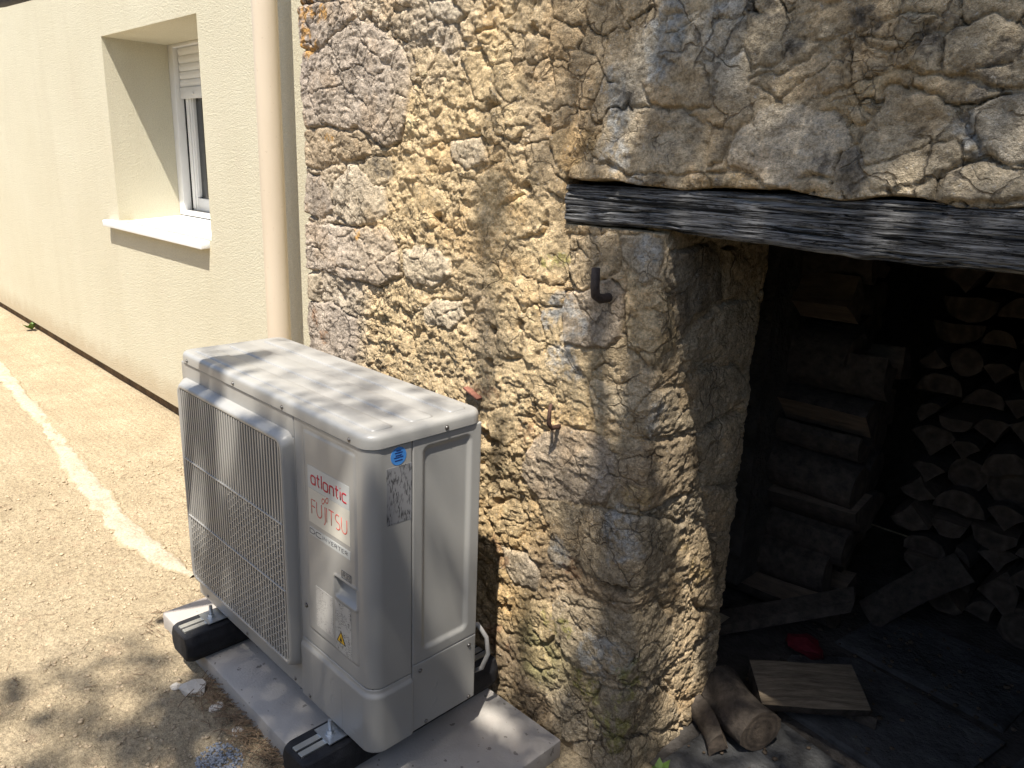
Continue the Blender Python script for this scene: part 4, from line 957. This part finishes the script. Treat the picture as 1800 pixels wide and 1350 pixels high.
# printed lettering as flattened strokes
def arc(cx, cy, rx, ry, a0, a1, n=14): return [(cx+rx*math.cos(R(a0+(a1-a0)*i/n)), cy+ry*math.sin(R(a0+(a1-a0)*i/n))) for i in range(n+1)]
def sq(cx, cy, rx, ry, a0, a1, n=20, e=.62):
    P = []
    for i in range(n+1):
        a = R(a0+(a1-a0)*i/n); c_, s_ = math.cos(a), math.sin(a); P.append((cx+rx*math.copysign(abs(c_)**e, c_), cy+ry*math.copysign(abs(s_)**e, s_)))
    return P
GL = {
 'a': ([sq(.40, .5, .40, .5, 0, 360), [(.80, 1.0), (.80, 0)]], 1.08),
 't': ([[(.22, 1.42), (.22, .35)]+arc(.50, .33, .28, .33, 180, 262, 6), [(.0, 1.0), (.52, 1.0)]], .80),
 'l': ([[(.08, 1.55), (.08, 0)]], .40),
 'n': ([[(.06, 0), (.06, 1.0)], [(.06, .45)]+sq(.42, .52, .36, .48, 180, 0, 14)+[(.78, 0)]], 1.06),
 'i': ([[(.08, 1.0), (.08, 0)], [(.08, 1.34), (.08, 1.42)]], .40),
 'c': ([sq(.42, .5, .42, .5, 55, 305)], .9),
 'F': ([[(0, 0), (0, 1), (.50, 1)], [(0, .54), (.44, .54)]], .66),
 'U': ([[(0, 1), (0, .34)]+arc(.32, .34, .32, .34, 180, 360, 12)+[(.64, 1)]], .86),
 'J': ([[(.22, 1), (.22, .02)]+arc(.0, .02, .22, .30, 0, -70, 6)], .42),
 'I': ([[(0, 1), (0, 0)]], .26),
 'T': ([[(0, 1), (.64, 1)], [(.32, 1), (.32, 0)]], .82),
 'S': ([arc(.28, .745, .27, .255, 50, 270, 12)[:-1]+arc(.27, .245, .27, .245, 90, -130, 12)], .74),
 'D': ([[(0, 0), (0, 1), (.42, 1)]+arc(.42, .5, .42, .5, 90, -90, 14)+[(0, 0)]], 1.05),
 'C': ([sq(.5, .5, .5, .5, 52, 308)], 1.1),
 'N': ([[(0, 0), (0, 1), (.68, 0), (.68, 1)]], .92), 'V': ([[(0, 1), (.36, 0), (.72, 1)]], .92),
 'E': ([[(.56, 1), (0, 1), (0, 0), (.56, 0)], [(0, .52), (.5, .52)]], .78),
 'R': ([[(0, 0), (0, 1), (.38, 1)]+arc(.38, .745, .25, .255, 90, -90, 10)+[(0, .49)], [(.32, .49), (.64, 0)]], .86),
 '3': ([arc(.25, .74, .25, .26, 140, -90, 10)+arc(.25, .25, .29, .26, 85, -140, 10)], .74),
 '2': ([arc(.27, .72, .27, .28, 160, -35, 10)+[(0, 0), (.58, 0)]], .76),
 ' ': ([], .5)}
def lettering(name, text, x, z, h, wid, rad, mat, y=-.0030, parent=unit, side=False, track=0):
    pen = 0; strokes = []; tot = sum(GL[c][1]+track for c in text)-.2
    k = wid/tot
    for c in text:
        for st in GL[c][0]: strokes.append([(x+(pen+a)*k, ZB+z+b*h) for a, b in st])
        pen += GL[c][1]+track
    V = []; F = []
    for st in strokes:
        pts = [Vector((a, 0, b)) for a, b in st]
        v, f_ = tube(pts, rad, 6); n = len(V)
        V += [(p.x, y+p.y*.12, p.z) for p in v]; F += [tuple(j+n for j in q) for q in f_]
        for q in (pts[0], pts[-1]):
            n = len(V); bm = [(q.x+rad*math.cos(t_*math.pi/3), y-.0001, q.z+rad*math.sin(t_*math.pi/3)) for t_ in range(6)]
    return part(name, V, F, mat, parent, True)
plate_f('sticker', -.2445, -.072, .600, .6565, M['sticker_silver'])
lettering('red_lettering', 'atlantic', -.230, .6135, .0205, .146, .0024, M['red_print'])
plate_f('sticker', -.2445, -.072, .513, .5995, M['sticker_cream'])
lettering('pale_red_lettering', 'FUJITSU', -.231, .537, .036, .148, .0016, M['pale_red_print'])
V = []; F = []
P = [Vector((-.1715+.0135*math.sin(t_)*1.0, 0, ZB+.5885+.0105*math.sin(2*t_)*.62+.006*math.sin(t_))) for t_ in np.linspace(0, 2*math.pi, 33)]
v, f_ = tube(P, .0012, 6); part('loop_emblem', [(p.x, -.0031+p.y*.12, p.z) for p in v], f_, M['pale_red_print'], unit, True)
lettering('grey_lettering', 'DC', -.2425, .4845, .0115, .050, .0012, M['grey_print'])
lettering('grey_lettering', 'INVERTER', -.186, .4865, .0085, .104, .00105, M['grey_print'], track=.12)
plate_f('lettering_base', -.2445, -.073, .4795, .5005, M['sticker_silver'])
mb = MB()
for a in ((-.110, -.072, .4225, .4232), (-.110, -.072, .4402, .4410), (-.110, -.1092, .4233, .4401), (-.0728, -.072, .4233, .4401)): mb.box(a[0], a[1], -.0032, -.0021, ZB+a[2], ZB+a[3])
mb.build('refrigerant_mark', M['grey_print'], unit); lettering('refrigerant_mark', 'R32', -.1045, .4265, .0105, .0285, .0009, M['grey_print'])
plate_f('instruction_label', -.226, -.152, .240, .3495, M['pale_label_print']); plate_f('warning_label', -.141, -.076, .2205, .3505, M['front_label_print'])
def tri(name, c, r, mat, y): 
    V = [(c[0]+r*math.sin(R(a)), yy, ZB+c[1]+r*math.cos(R(a))) for yy in (y, y+.0006) for a in (0, 120, 240)]; part(name, V, [(0, 2, 1), (3, 4, 5), (0, 1, 4, 3), (1, 2, 5, 4), (2, 0, 3, 5)], mat, unit)
tri('warning_triangle', (-.1185, .2555), .0215, M['black_print'], -.0034); tri('warning_triangle', (-.1185, .2555), .0168, M['yellow_print'], -.0038)
fl = [(0, .009), (.0025, .004), (.0045, -.001), (.003, -.005), (-.003, -.005), (-.0045, -.001), (-.0018, .002)]
part('flame_symbol', [(-.1185+a, yy, ZB+.2545+b) for yy in (-.0041, -.0036) for a, b in fl], [tuple(range(7))[::-1], tuple(range(7, 14))], M['black_print'], unit)
plate_s('rating_label', .044, .1105, .575, .708, M['side_label_print'], .0006)
mb = MB(); mb.cyl((-.001, .0755, ZB+.731), (.0006, .0755, ZB+.731), .0205, None, 32); mb.build('round_sticker', M['blue_sticker'], unit)
mb = MB()
for z, a in ((.744, .006), (.739, .010), (.733, .008), (.7285, .012), (.7215, .010)): mb.box(.0003, .0010, .0755-a, .0755+a, ZB+z-.0011, ZB+z+.0011)
mb.build('sticker_print', M['blue_print'], unit)
# mounting feet of the unit
for x in (-.798, -.138):
    MB().box(x-.034, x+.034, -.052, .04, ZB-.0065, ZB-.0035).build('mounting_foot', M['zinc'], unit)
    MB().box(x-.034, x+.034, .26, .352, ZB-.0065, ZB-.0035).build('mounting_foot', M['zinc'], unit)
    MB().box(x-.06, x+.06, .012, .30, ZB-.0034, ZB+.0025).build('mounting_foot', M['unit'], unit)

# rubber feet
def rubber_foot(x, lab):
    o = thing('rubber_foot', (x, .18, .05), lab, 'foot', 'rubber feet under the heat pump')
    sec = [(-.046, .0505), (.046, .0505), (.062, .075), (.062, .112), (.050, .139), (-.050, .139), (-.062, .112), (-.062, .075)]
    loops = []
    for y, k, dz in ((-.128, .72, 0), (-.112, .98, 0), (-.106, 1, 0), (.465, 1, 0), (.471, .98, 0), (.487, .72, 0)):
        loops.append([(x+a*(k if k > .9 else .86), y, .0505+(b-.0505)*(1 if k > .9 else .86)+(0 if k > .9 else .008)) for a, b in sec])
    V, F = loft(loops); F = [tuple(reversed(q)) for q in F]
    b = part('block', V, F, M['rubber'], o); 
    bm = bmesh.new(); bm.from_mesh(b.data); bmesh.ops.recalc_face_normals(bm, faces=bm.faces); bmesh.ops.bevel(bm, geom=list(bm.edges), offset=.003, segments=1, affect='EDGES'); bm.to_mesh(b.data); bm.free()
    for s_ in (-1, 1):
        MB().box(x+s_*.0125-.0085, x+s_*.0125+.0085, -.118, .478, .1385, .1432).build('rail', M['alu'], o, bevel=.0006, seg=1)
        MB().box(x+s_*.0205-.0012, x+s_*.0205+.0012, -.118, .478, .128, .1384).build('rail', M['alu'], o)
    MB().box(x-.018, x+.018, -.117, .477, .128, .1305).build('rail', M['alu'], o)
    for y in (-.028, .335):
        bt = MB().cyl((x, y, .135), (x, y, .183), .0048, None, 12).build('bolt', M['zinc'], o, smooth=True)
        MB().cyl((x, y, .1466), (x, y, .1484), .0135, None, 16).build('washer', M['zinc'], bt); MB().cyl((x, y, .1485), (x, y, .1565), .0098, None, 6).build('nut', M['zinc'], bt)
        mb = MB()
        for k in range(9): mb.cyl((x, y, .158+k*.0026), (x, y, .1592+k*.0026), .0054, None, 12)
        mb.build('thread', M['zinc'], bt)
rubber_foot(-.138, 'black rubber foot with aluminium rail under the near end of the heat pump')
rubber_foot(-.798, 'black rubber foot with aluminium rail under the far end of the heat pump')
# insulated pipes behind the unit
pw = thing('pipe_wrap', (-.02, .40, .2), 'white wrapped pipe loop hanging behind the heat pump by the wall', 'pipe')
V, F = tube([(-.055, .318, .335), (-.03, .35, .335), (-.012, .365, .30), (-.008, .37, .25), (-.02, .36, .205), (-.05, .345, .18)], [.007, .007, .006, .006, .006, .005], 12); part('insulation', V, F, M['white_plastic'], pw, True)

# ================================================================== INSIDE THE SHED
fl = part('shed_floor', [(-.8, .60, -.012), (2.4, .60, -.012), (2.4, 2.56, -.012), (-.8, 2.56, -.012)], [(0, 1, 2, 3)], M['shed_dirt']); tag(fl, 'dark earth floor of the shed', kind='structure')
flags = [[(.36, .60), (.80, .62), (.84, .98), (.40, 1.05)], [(.83, .62), (1.35, .60), (1.40, 1.02), (.88, .99)], [(.42, 1.08), (.92, 1.02), (1.0, 1.42), (.55, 1.50), (.38, 1.35)],
         [(.96, 1.03), (1.42, 1.05), (1.50, 1.50), (1.04, 1.45)], [(.45, 1.53), (.98, 1.46), (1.02, 1.86), (.50, 1.88)], [(1.05, 1.48), (1.55, 1.53), (1.55, 1.88), (1.07, 1.88)], [(1.38, .62), (1.6, .62), (1.6, 1.05), (1.43, 1.03)]]
for P in flags:
    c_ = np.mean(P, 0); mb = MB(); n = len(P); pts = []
    for i in range(n):
        a = np.array(P[i]); b = np.array(P[(i+1) % n])
        for t_ in (0, .33, .66): q = a+(b-a)*t_; q = c_+(q-c_)*(.97+rnd.uniform(-.025, .01)); pts.append(q)
    m_ = len(pts); zt = rnd.uniform(-.002, .008)
    V = [(q[0], q[1], -.02) for q in pts]+[(q[0], q[1], zt-.006) for q in pts]+[((q-c_)[0]*.96+c_[0], (q-c_)[1]*.96+c_[1], zt) for q in pts]
    F = [(i, (i+1) % m_, m_+(i+1) % m_, m_+i) for i in range(m_)]+[(m_+i, m_+(i+1) % m_, 2*m_+(i+1) % m_, 2*m_+i) for i in range(m_)]+[tuple(range(2*m_, 3*m_))]
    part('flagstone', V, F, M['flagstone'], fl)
def log(p, axis, up_rot, r, L_, shape, seed, label, group, pale=False):
    """firewood: bark on the round side, split faces, sawn ends"""
    rr = random.Random(seed); sec = []; bark = []
    if shape == 'round':
        n = 14
        for i in range(n): a = 2*math.pi*i/n; k = r*(1+rr.uniform(-.07, .07)); sec.append((k*math.cos(a), k*.95*math.sin(a))); bark.append(True)
    elif shape == 'half':
        for i in range(9): a = math.pi*i/8; k = r*(1+rr.uniform(-.06, .06)); sec.append((k*math.cos(a), k*math.sin(a)*.95-.4*r)); bark.append(i < 8)
        for t_ in (.33, -.33): sec.append((-t_*r, -.4*r+rr.uniform(-.12, .12)*r)); bark.append(False)
        bark[8] = False
    else:
        w_ = 1.15
        for i in range(6): a = R(45+90*i/5); k = 1.5*r*(1+rr.uniform(-.05, .05)); sec.append((k*math.cos(a), k*math.sin(a)-.8*r)); bark.append(i < 5)
        sec.append((-.52*r+rr.uniform(-.1, .1)*r, -.2*r)); bark.append(False); sec.append((rr.uniform(-.1, .1)*r, -.85*r)); bark.append(False); sec.append((.5*r+rr.uniform(-.1, .1)*r, -.25*r)); bark.append(False)
    n = len(sec); ns_ = 5; c_, s_ = math.cos(up_rot), math.sin(up_rot); V = []
    bx, by = rr.uniform(-.012, .012), rr.uniform(-.012, .012)
    d = Vector({'x': (1, 0, 0), 'y': (0, 1, 0)}.get(axis, axis)).normalized() if not isinstance(axis, tuple) else Vector(axis).normalized()
    h = Vector((0, 0, 1)).cross(d).normalized(); v_ = d.cross(h)
    for j in range(ns_):
        t_ = j/(ns_-1); off = math.sin(t_*math.pi)
        for a, b in sec:
            k = 1+rr.uniform(-.03, .03); x_, z_ = (a*c_-b*s_)*k+bx*off, (a*s_+b*c_)*k+by*off
            V.append(Vector(p)+d*(t_-.5)*L_+h*x_+v_*z_)
    F = []; mi = []
    for j in range(ns_-1):
        for i in range(n): F.append((j*n+i, j*n+(i+1) % n, (j+1)*n+(i+1) % n, (j+1)*n+i)); mi.append(0 if bark[i] else 1)
    F.append(tuple(range(n-1, -1, -1))); mi.append(2); F.append(tuple(range((ns_-1)*n, ns_*n))); mi.append(2)
    o = part('firewood_log', V, F, [M['bark'], M['pale_split'] if pale else M['split'], M['cut']], None, False, base=p)
    bm = bmesh.new(); bm.from_mesh(o.data)
    for k, f_ in enumerate(bm.faces): f_.material_index = mi[k]
    bmesh.ops.recalc_face_normals(bm, faces=bm.faces); bm.to_mesh(o.data); bm.free()
    o.data.polygons.foreach_set('use_smooth', np.ones(len(o.data.polygons), dtype=bool)); o.data.set_sharp_from_angle(angle=R(40))
    tag(o, label, 'firewood', group); return o
ORD = ['lowest', 'second', 'third', 'fourth', 'fifth', 'sixth', 'seventh', 'eighth', 'ninth', 'tenth', 'eleventh', 'twelfth', 'thirteenth', 'fourteenth', 'fifteenth', 'sixteenth', 'seventeenth', 'eighteenth', 'nineteenth']
ORC = ['leftmost', 'second', 'third', 'fourth', 'fifth', 'sixth', 'seventh', 'eighth', 'ninth']
# stack with sawn ends towards the doorway
z = .075; row = 0; sd_ = 100
while z < 1.50:
    x = .47+rnd.uniform(-.03, .04); c_ = 0; hmax = 0
    while x < 1.20 and c_ < 9:
        r = rnd.choice([.042, .05, .055, .06, .07, .08]); sh = rnd.choice(['half', 'half', 'wedge', 'wedge', 'round'])
        x += r*.98
        zz = z+rnd.uniform(-.016, .016); fr_ = 1.93+rnd.uniform(-.05, .05)
        rot = rnd.choice([0, math.pi, rnd.uniform(0, 6.28), rnd.uniform(-.6, .6)])
        sd_ += 1
        log((x, fr_+.21, zz), 'y', rot, r, .42, sh, sd_, 'firewood log end, %s row from the floor, %s from the left' % (ORD[row] if row else 'bottom', ORC[c_]), 'firewood stacked end-on in the shed')
        x += r*.98+.004; c_ += 1
    z += .094; row += 1
# stack with logs lying lengthwise behind the door jamb
z = .07; row = 0
while z < 1.42:
    r = rnd.choice([.065, .075, .085]); xe = .40+rnd.uniform(-.06, .07); L_ = rnd.uniform(.50, .60)
    for k in range(2):
        sd_ += 1; sh = rnd.choice(['half', 'wedge', 'wedge', 'round']); y = 1.60+k*.17+rnd.uniform(-.03, .03)
        ax_ = (1, rnd.uniform(-.10, .10), rnd.uniform(-.07, .07))
        log((xe-L_/2-.02*k, y, z+rnd.uniform(-.01, .01)), ax_, rnd.choice([0, math.pi, 1.6, 2.6, rnd.uniform(0, 6.28)]), r*.95, L_, sh, sd_,
            'firewood log lying sideways behind the jamb, %s layer from the floor, %s one' % (ORD[row] if row else 'bottom', 'front' if k == 0 else 'back'), 'firewood stacked sideways in the shed')
    z += .115; row += 1
log((.535, 1.135, .048), (.74, .67, .015), -2.95, .080, .30, 'half', 501, 'pale split log lying alone on the flagstones', 'loose firewood', pale=True)
log((.445, .905, .068), (.85, -.40, -.02), .4, .064, .20, 'round', 502, 'short round log against the foot of the door jamb', 'loose firewood')
log((.405, .81, .038), (.75, -.55, -.02), 1.2, .036, .16, 'wedge', 504, 'dark wedge of wood under the short round log', 'loose firewood')
log((.62, 1.17, .022), (1, .2, 0), 1.0, .016, .20, 'wedge', 505, 'thin wood splinter beside the pale split log', 'loose firewood')
log((.60, 1.80, .14), (.7, .3, .75), 1.0, .05, .36, 'wedge', 506, 'split log leaning upright against the stack of log ends', 'loose firewood')
bd = part('leaning_board', [(.10, 1.22, .02), (.13, 1.16, .0), (.50, 1.50, .14), (.47, 1.56, .16), (.10, 1.24, .05), (.13, 1.18, .03), (.50, 1.52, .17), (.47, 1.58, .19)], [(3, 2, 1, 0), (4, 5, 6, 7), (0, 1, 5, 4), (1, 2, 6, 5), (2, 3, 7, 6), (3, 0, 4, 7)], M['bark'], base=(.1, 1.2, 0)); tag(bd, 'dark board lying against the firewood near the jamb', 'board')
v, f_ = blob(1, 77, .5, 2); v = v*np.array([.065, .05, .05])+np.array([.42, 1.38, .03]); bg_ = part('red_bag', v, f_, M['red_plastic'], None, False, base=(.42, 1.38, 0)); tag(bg_, 'crumpled red plastic bag on the shed floor', 'bag')
# green leaf sprig at the foot of the jamb
sp = thing('sprig', (.40, .60, 0), 'small green sprig at the foot of the stone door jamb', 'plant')
for i in range(6):
    a = rnd.random()*6.28; b = Vector((.40, .60, 0)); d = Vector((math.cos(a)*.7, math.sin(a)*.7, .7)).normalized(); s_ = d.cross(Vector((0, 0, 1))).normalized(); L_ = rnd.uniform(.03, .06)
    part('leaf', [b, b+d*L_*.5+s_*.012, b+d*L_, b+d*L_*.5-s_*.012], [(0, 1, 2, 3)], M['weed_green'], sp)

# ================================================================== SHADE TREE (behind and above the camera)
tree = thing('shade_tree', (2.6, -2.7, 0), 'grey barked tree reaching over the yard and dappling the wall with shade', 'tree')
V, F = tube([(2.6, -2.7, -.05), (2.55, -2.65, .8), (2.4, -2.5, 1.8), (2.2, -2.3, 2.9), (1.9, -2.0, 3.9), (1.5, -1.7, 4.8)], [.17, .14, .125, .11, .08, .05], 14); part('trunk', V, F, M['grey_bark'], tree, True)
limbs = [[(1.5, -1.7, 4.8), (1.3, -2.6, 5.6), (.7, -2.6, 6.0), (.377, -1.765, 5.75), (.18, -1.43, 4.9), (-.115, -.926, 3.65), (-.39, -.458, 2.48), (-.495, -.28, 2.03), (-.53, -.22, 1.885), (-.567, -.34, 1.80), (-.59, -.42, 1.768), (-.614, -.51, 1.74), (-.64, -.62, 1.735), (-.68, -.8, 1.80)], [(2.2, -2.3, 3.0), (1.7, -1.7, 3.8), (1.3, -1.2, 4.5), (1.0, -1.0, 5.3)], [(2.1, -2.2, 3.3), (2.2, -1.4, 4.0), (2.0, -.7, 4.4)],
         [(2.0, -2.1, 3.7), (1.7, -2.3, 4.4), (1.4, -2.4, 4.9), (1.0, -2.5, 5.4)], [(1.9, -2.0, 4.0), (1.3, -1.2, 4.8), (.9, -.5, 5.1)]]
for k, L_ in enumerate(limbs):
    n = len(L_); V, F = tube(L_, [.05, .045, .042, .04, .036, .034, .032, .031, .030, .03, .03, .027, .02, .015][:n] if k == 0 else [.06, .045, .03, .015][:n], 10); part('limb', V, F, M['grey_bark'], tree, True)

def emap(u, v, base, items):
    p = base
    for (a, b, ra, rb, val, hard) in items:
        q = np.hypot((u-a)/ra, (v-b)/rb); w_ = np.clip((1.25-q)/hard, 0, 1); p = p*(1-w_)+val*w_
    return p
SUNW = [(-.19, 1.20, .06, .42, .6, .5), (.0, 1.12, .13, .36, .06, .5), (.13, .98, .16, .20, .12, .5), (.29, 1.24, .11, .14, .8, .5), (.22, .62, .14, .14, .75, .5), (-.15, .70, .14, .16, .25, .5), (-.065, .512, .13, .13, .0, .5), (.115, .36, .11, .12, .0, .5), (.085, .19, .10, .09, .05, .5),
        (-.9, .0, .35, .25, .12, .4), (-.6, .3, .08, .3, .34, .7), (-.34, .285, .10, .2, .2, .5), (-.53, -.1, .10, .2, .34, .7), (-.91, .3, .2, .2, .05, .5), (.30, .97, .07, .07, .3, .5), (.06, 1.50, .12, .06, .45, .5)]
SUNG = [(-.807, .326, .09, .12, .0, .5), (-.98, .178, .10, .07, .1, .5), (-.983, .285, .07, .05, .8, .5), (-.267, .29, .05, .06, .1, .5), (-.304, .18, .05, .06, .15, .5), (-.354, .337, .06, .05, .85, .5), (-.02, .46, .09, .07, .1, .5),
        (-.92, -.48, .06, .06, .05, .5), (-1.0, -.02, .2, .10, .0, .5), (-.79, -.57, .10, .06, .1, .5), (-.96, -.342, .09, .03, .85, .5), (-.486, -.133, .22, .09, .85, .5), (-.706, -.377, .09, .05, .8, .5), (-.755, -.31, .10, .035, .2, .5), (-.917, -.40, .07, .025, .15, .5), (-1.04, -.51, .08, .03, .85, .5), (-.6, -.30, .09, .08, .85, .5)]
def keep(P):
    """how densely the crown is leaved where the sun passes on its way to wall, jamb, unit or ground"""
    t_ = (YW-P[:, 1])/(-SUN.y); X_ = P[:, 0]-SUN.x*t_; Z_ = P[:, 2]-SUN.z*t_
    b = .70*ss(-.36, -.10, X_)
    b = np.where(Z_ > 1.45, .72*ss(-.14, .12, X_), np.where(Z_ > .62, b*.5, b*.9))
    b = np.where((Z_ < .45) & (X_ < -.02), np.where(X_ > -.75, .24, .03), b)
    wall = emap(X_, Z_, b, SUNW)
    t2 = (P[:, 0]-XJ)/SUN.x; Yj = P[:, 1]-SUN.y*t2; Zj = P[:, 2]-SUN.z*t2
    jamb = emap(Yj, Zj, .80+0*Yj, [(.776, .50, .075, .17, .0, .4), (.75, .28, .075, .14, .0, .4), (.80, .06, .09, .14, .0, .4), (.60, .95, .06, .14, .25, .5), (.66, .75, .06, .14, .2, .5)])
    t3 = P[:, 2]/SUN.z; Xg = P[:, 0]-SUN.x*t3; Yg = P[:, 1]-SUN.y*t3
    bg_ = np.where(Yg > 0, np.where(Xg > -1.0, .86, .05), np.where(Xg < -.75, .52*ss(-1.28, -1.0, Xg+.25*Yg)*ss(.02, -.16, Yg), .62))
    bg_ = np.where(Xg < -1.5, 0, bg_); bg_ = np.where((Xg > .1) | ((Xg > -.72) & (Yg > -.13)), .93, bg_)
    grd = emap(Xg, Yg, bg_, SUNG)
    door = (X_ > XJ+.03) & (Z_ < 1.40)
    return np.where((Z_ > -.35) & ~door, wall, np.where(door & (Z_ > 0), jamb, grd))
lr = random.Random(11)
cn = np.random.RandomState(5)
NT_ = 190000
PP = np.stack([cn.uniform(-1.2, 3.4, NT_), cn.uniform(-4.6, -.6, NT_), cn.uniform(5.2, 7.6, NT_)], 1)
nz_ = fbm(PP[:, 0]-SUN.x*PP[:, 2]/SUN.z, PP[:, 1]-SUN.y*PP[:, 2]/SUN.z, 3.6, 3, 601)
kp = keep(PP); kq = np.clip(kp+.34*nz_*np.where((kp > .3) & (kp < .9), 1, .3), 0, .96); kq = -np.log(1-kq)/4.5
PP = PP[(kp > .02) & (cn.uniform(0, 1, NT_) < kq)]
nl = len(PP)
A = cn.normal(0, 1, (nl, 3))*np.array([1, 1, .5]); A /= np.linalg.norm(A, axis=1)[:, None]
B = np.cross(A, cn.normal(0, 1, (nl, 3))*np.array([.6, .6, 0])+np.array([0, 0, 1.])); B /= np.linalg.norm(B, axis=1)[:, None]
LL = cn.uniform(.020, .034, nl)[:, None]
V = np.stack([PP-A*LL, PP-A*LL*.1+B*LL*.55, PP+A*LL, PP-A*LL*.1-B*LL*.55], 1).reshape(-1, 3)
F = np.arange(nl*4).reshape(-1, 4)
cr_ = part('crown', V, F, M['leaf'], tree, False); cr_['kind'] = 'stuff'
print('leaves', nl, 'stones', NSTONE)

# leafy screen added behind the camera to block low sky light from the yard
sky_block_hedge = thing('sky_block_hedge', (-1, -6, 0), 'added leafy screen, out of view, blocking low sky light opposite the shed', 'sky_block_hedge')
MB().box(-22, 4.4, -6.9, -6.0, 0, 2.6).build('blocker_core', M['leaf'], sky_block_hedge); MB().box(3.6, 4.4, -5.99, .3, 0, 1.9).build('blocker_core', M['leaf'], sky_block_hedge)
nh = 34000; uu_ = cn.uniform(0, 1, nh); dep = .35*np.abs(cn.normal(0, .6, nh)); side_ = uu_ > .75
HP = np.stack([np.where(side_, 3.6-dep, -22+26*uu_/.75), np.where(side_, -6+6.3*(uu_-.75)/.25, -6.0+dep), cn.uniform(0, 1, nh)*np.where(side_, 2.2, 2.9)], 1)
A = cn.normal(0, 1, (nh, 3)); A /= np.linalg.norm(A, axis=1)[:, None]; B = np.cross(A, cn.normal(0, 1, (nh, 3))); B /= np.linalg.norm(B, axis=1)[:, None]
LL = cn.uniform(.05, .09, nh)[:, None]
o = part('blocker_leaves', np.stack([HP-A*LL, HP+B*LL*.55, HP+A*LL, HP-B*LL*.55], 1).reshape(-1, 3), np.arange(nh*4).reshape(-1, 4), M['leaf'], sky_block_hedge, False); o['kind'] = 'stuff'

def debris():
    x = rnd.uniform(.36, 1.15); y = rnd.uniform(.70, 1.9); return x, y, .006+rnd.random()*.004, rnd.uniform(.002, .009)
scatter('wood_chips', M['chips'], 240, debris, 'wood chips and crumbs scattered over the shed floor')
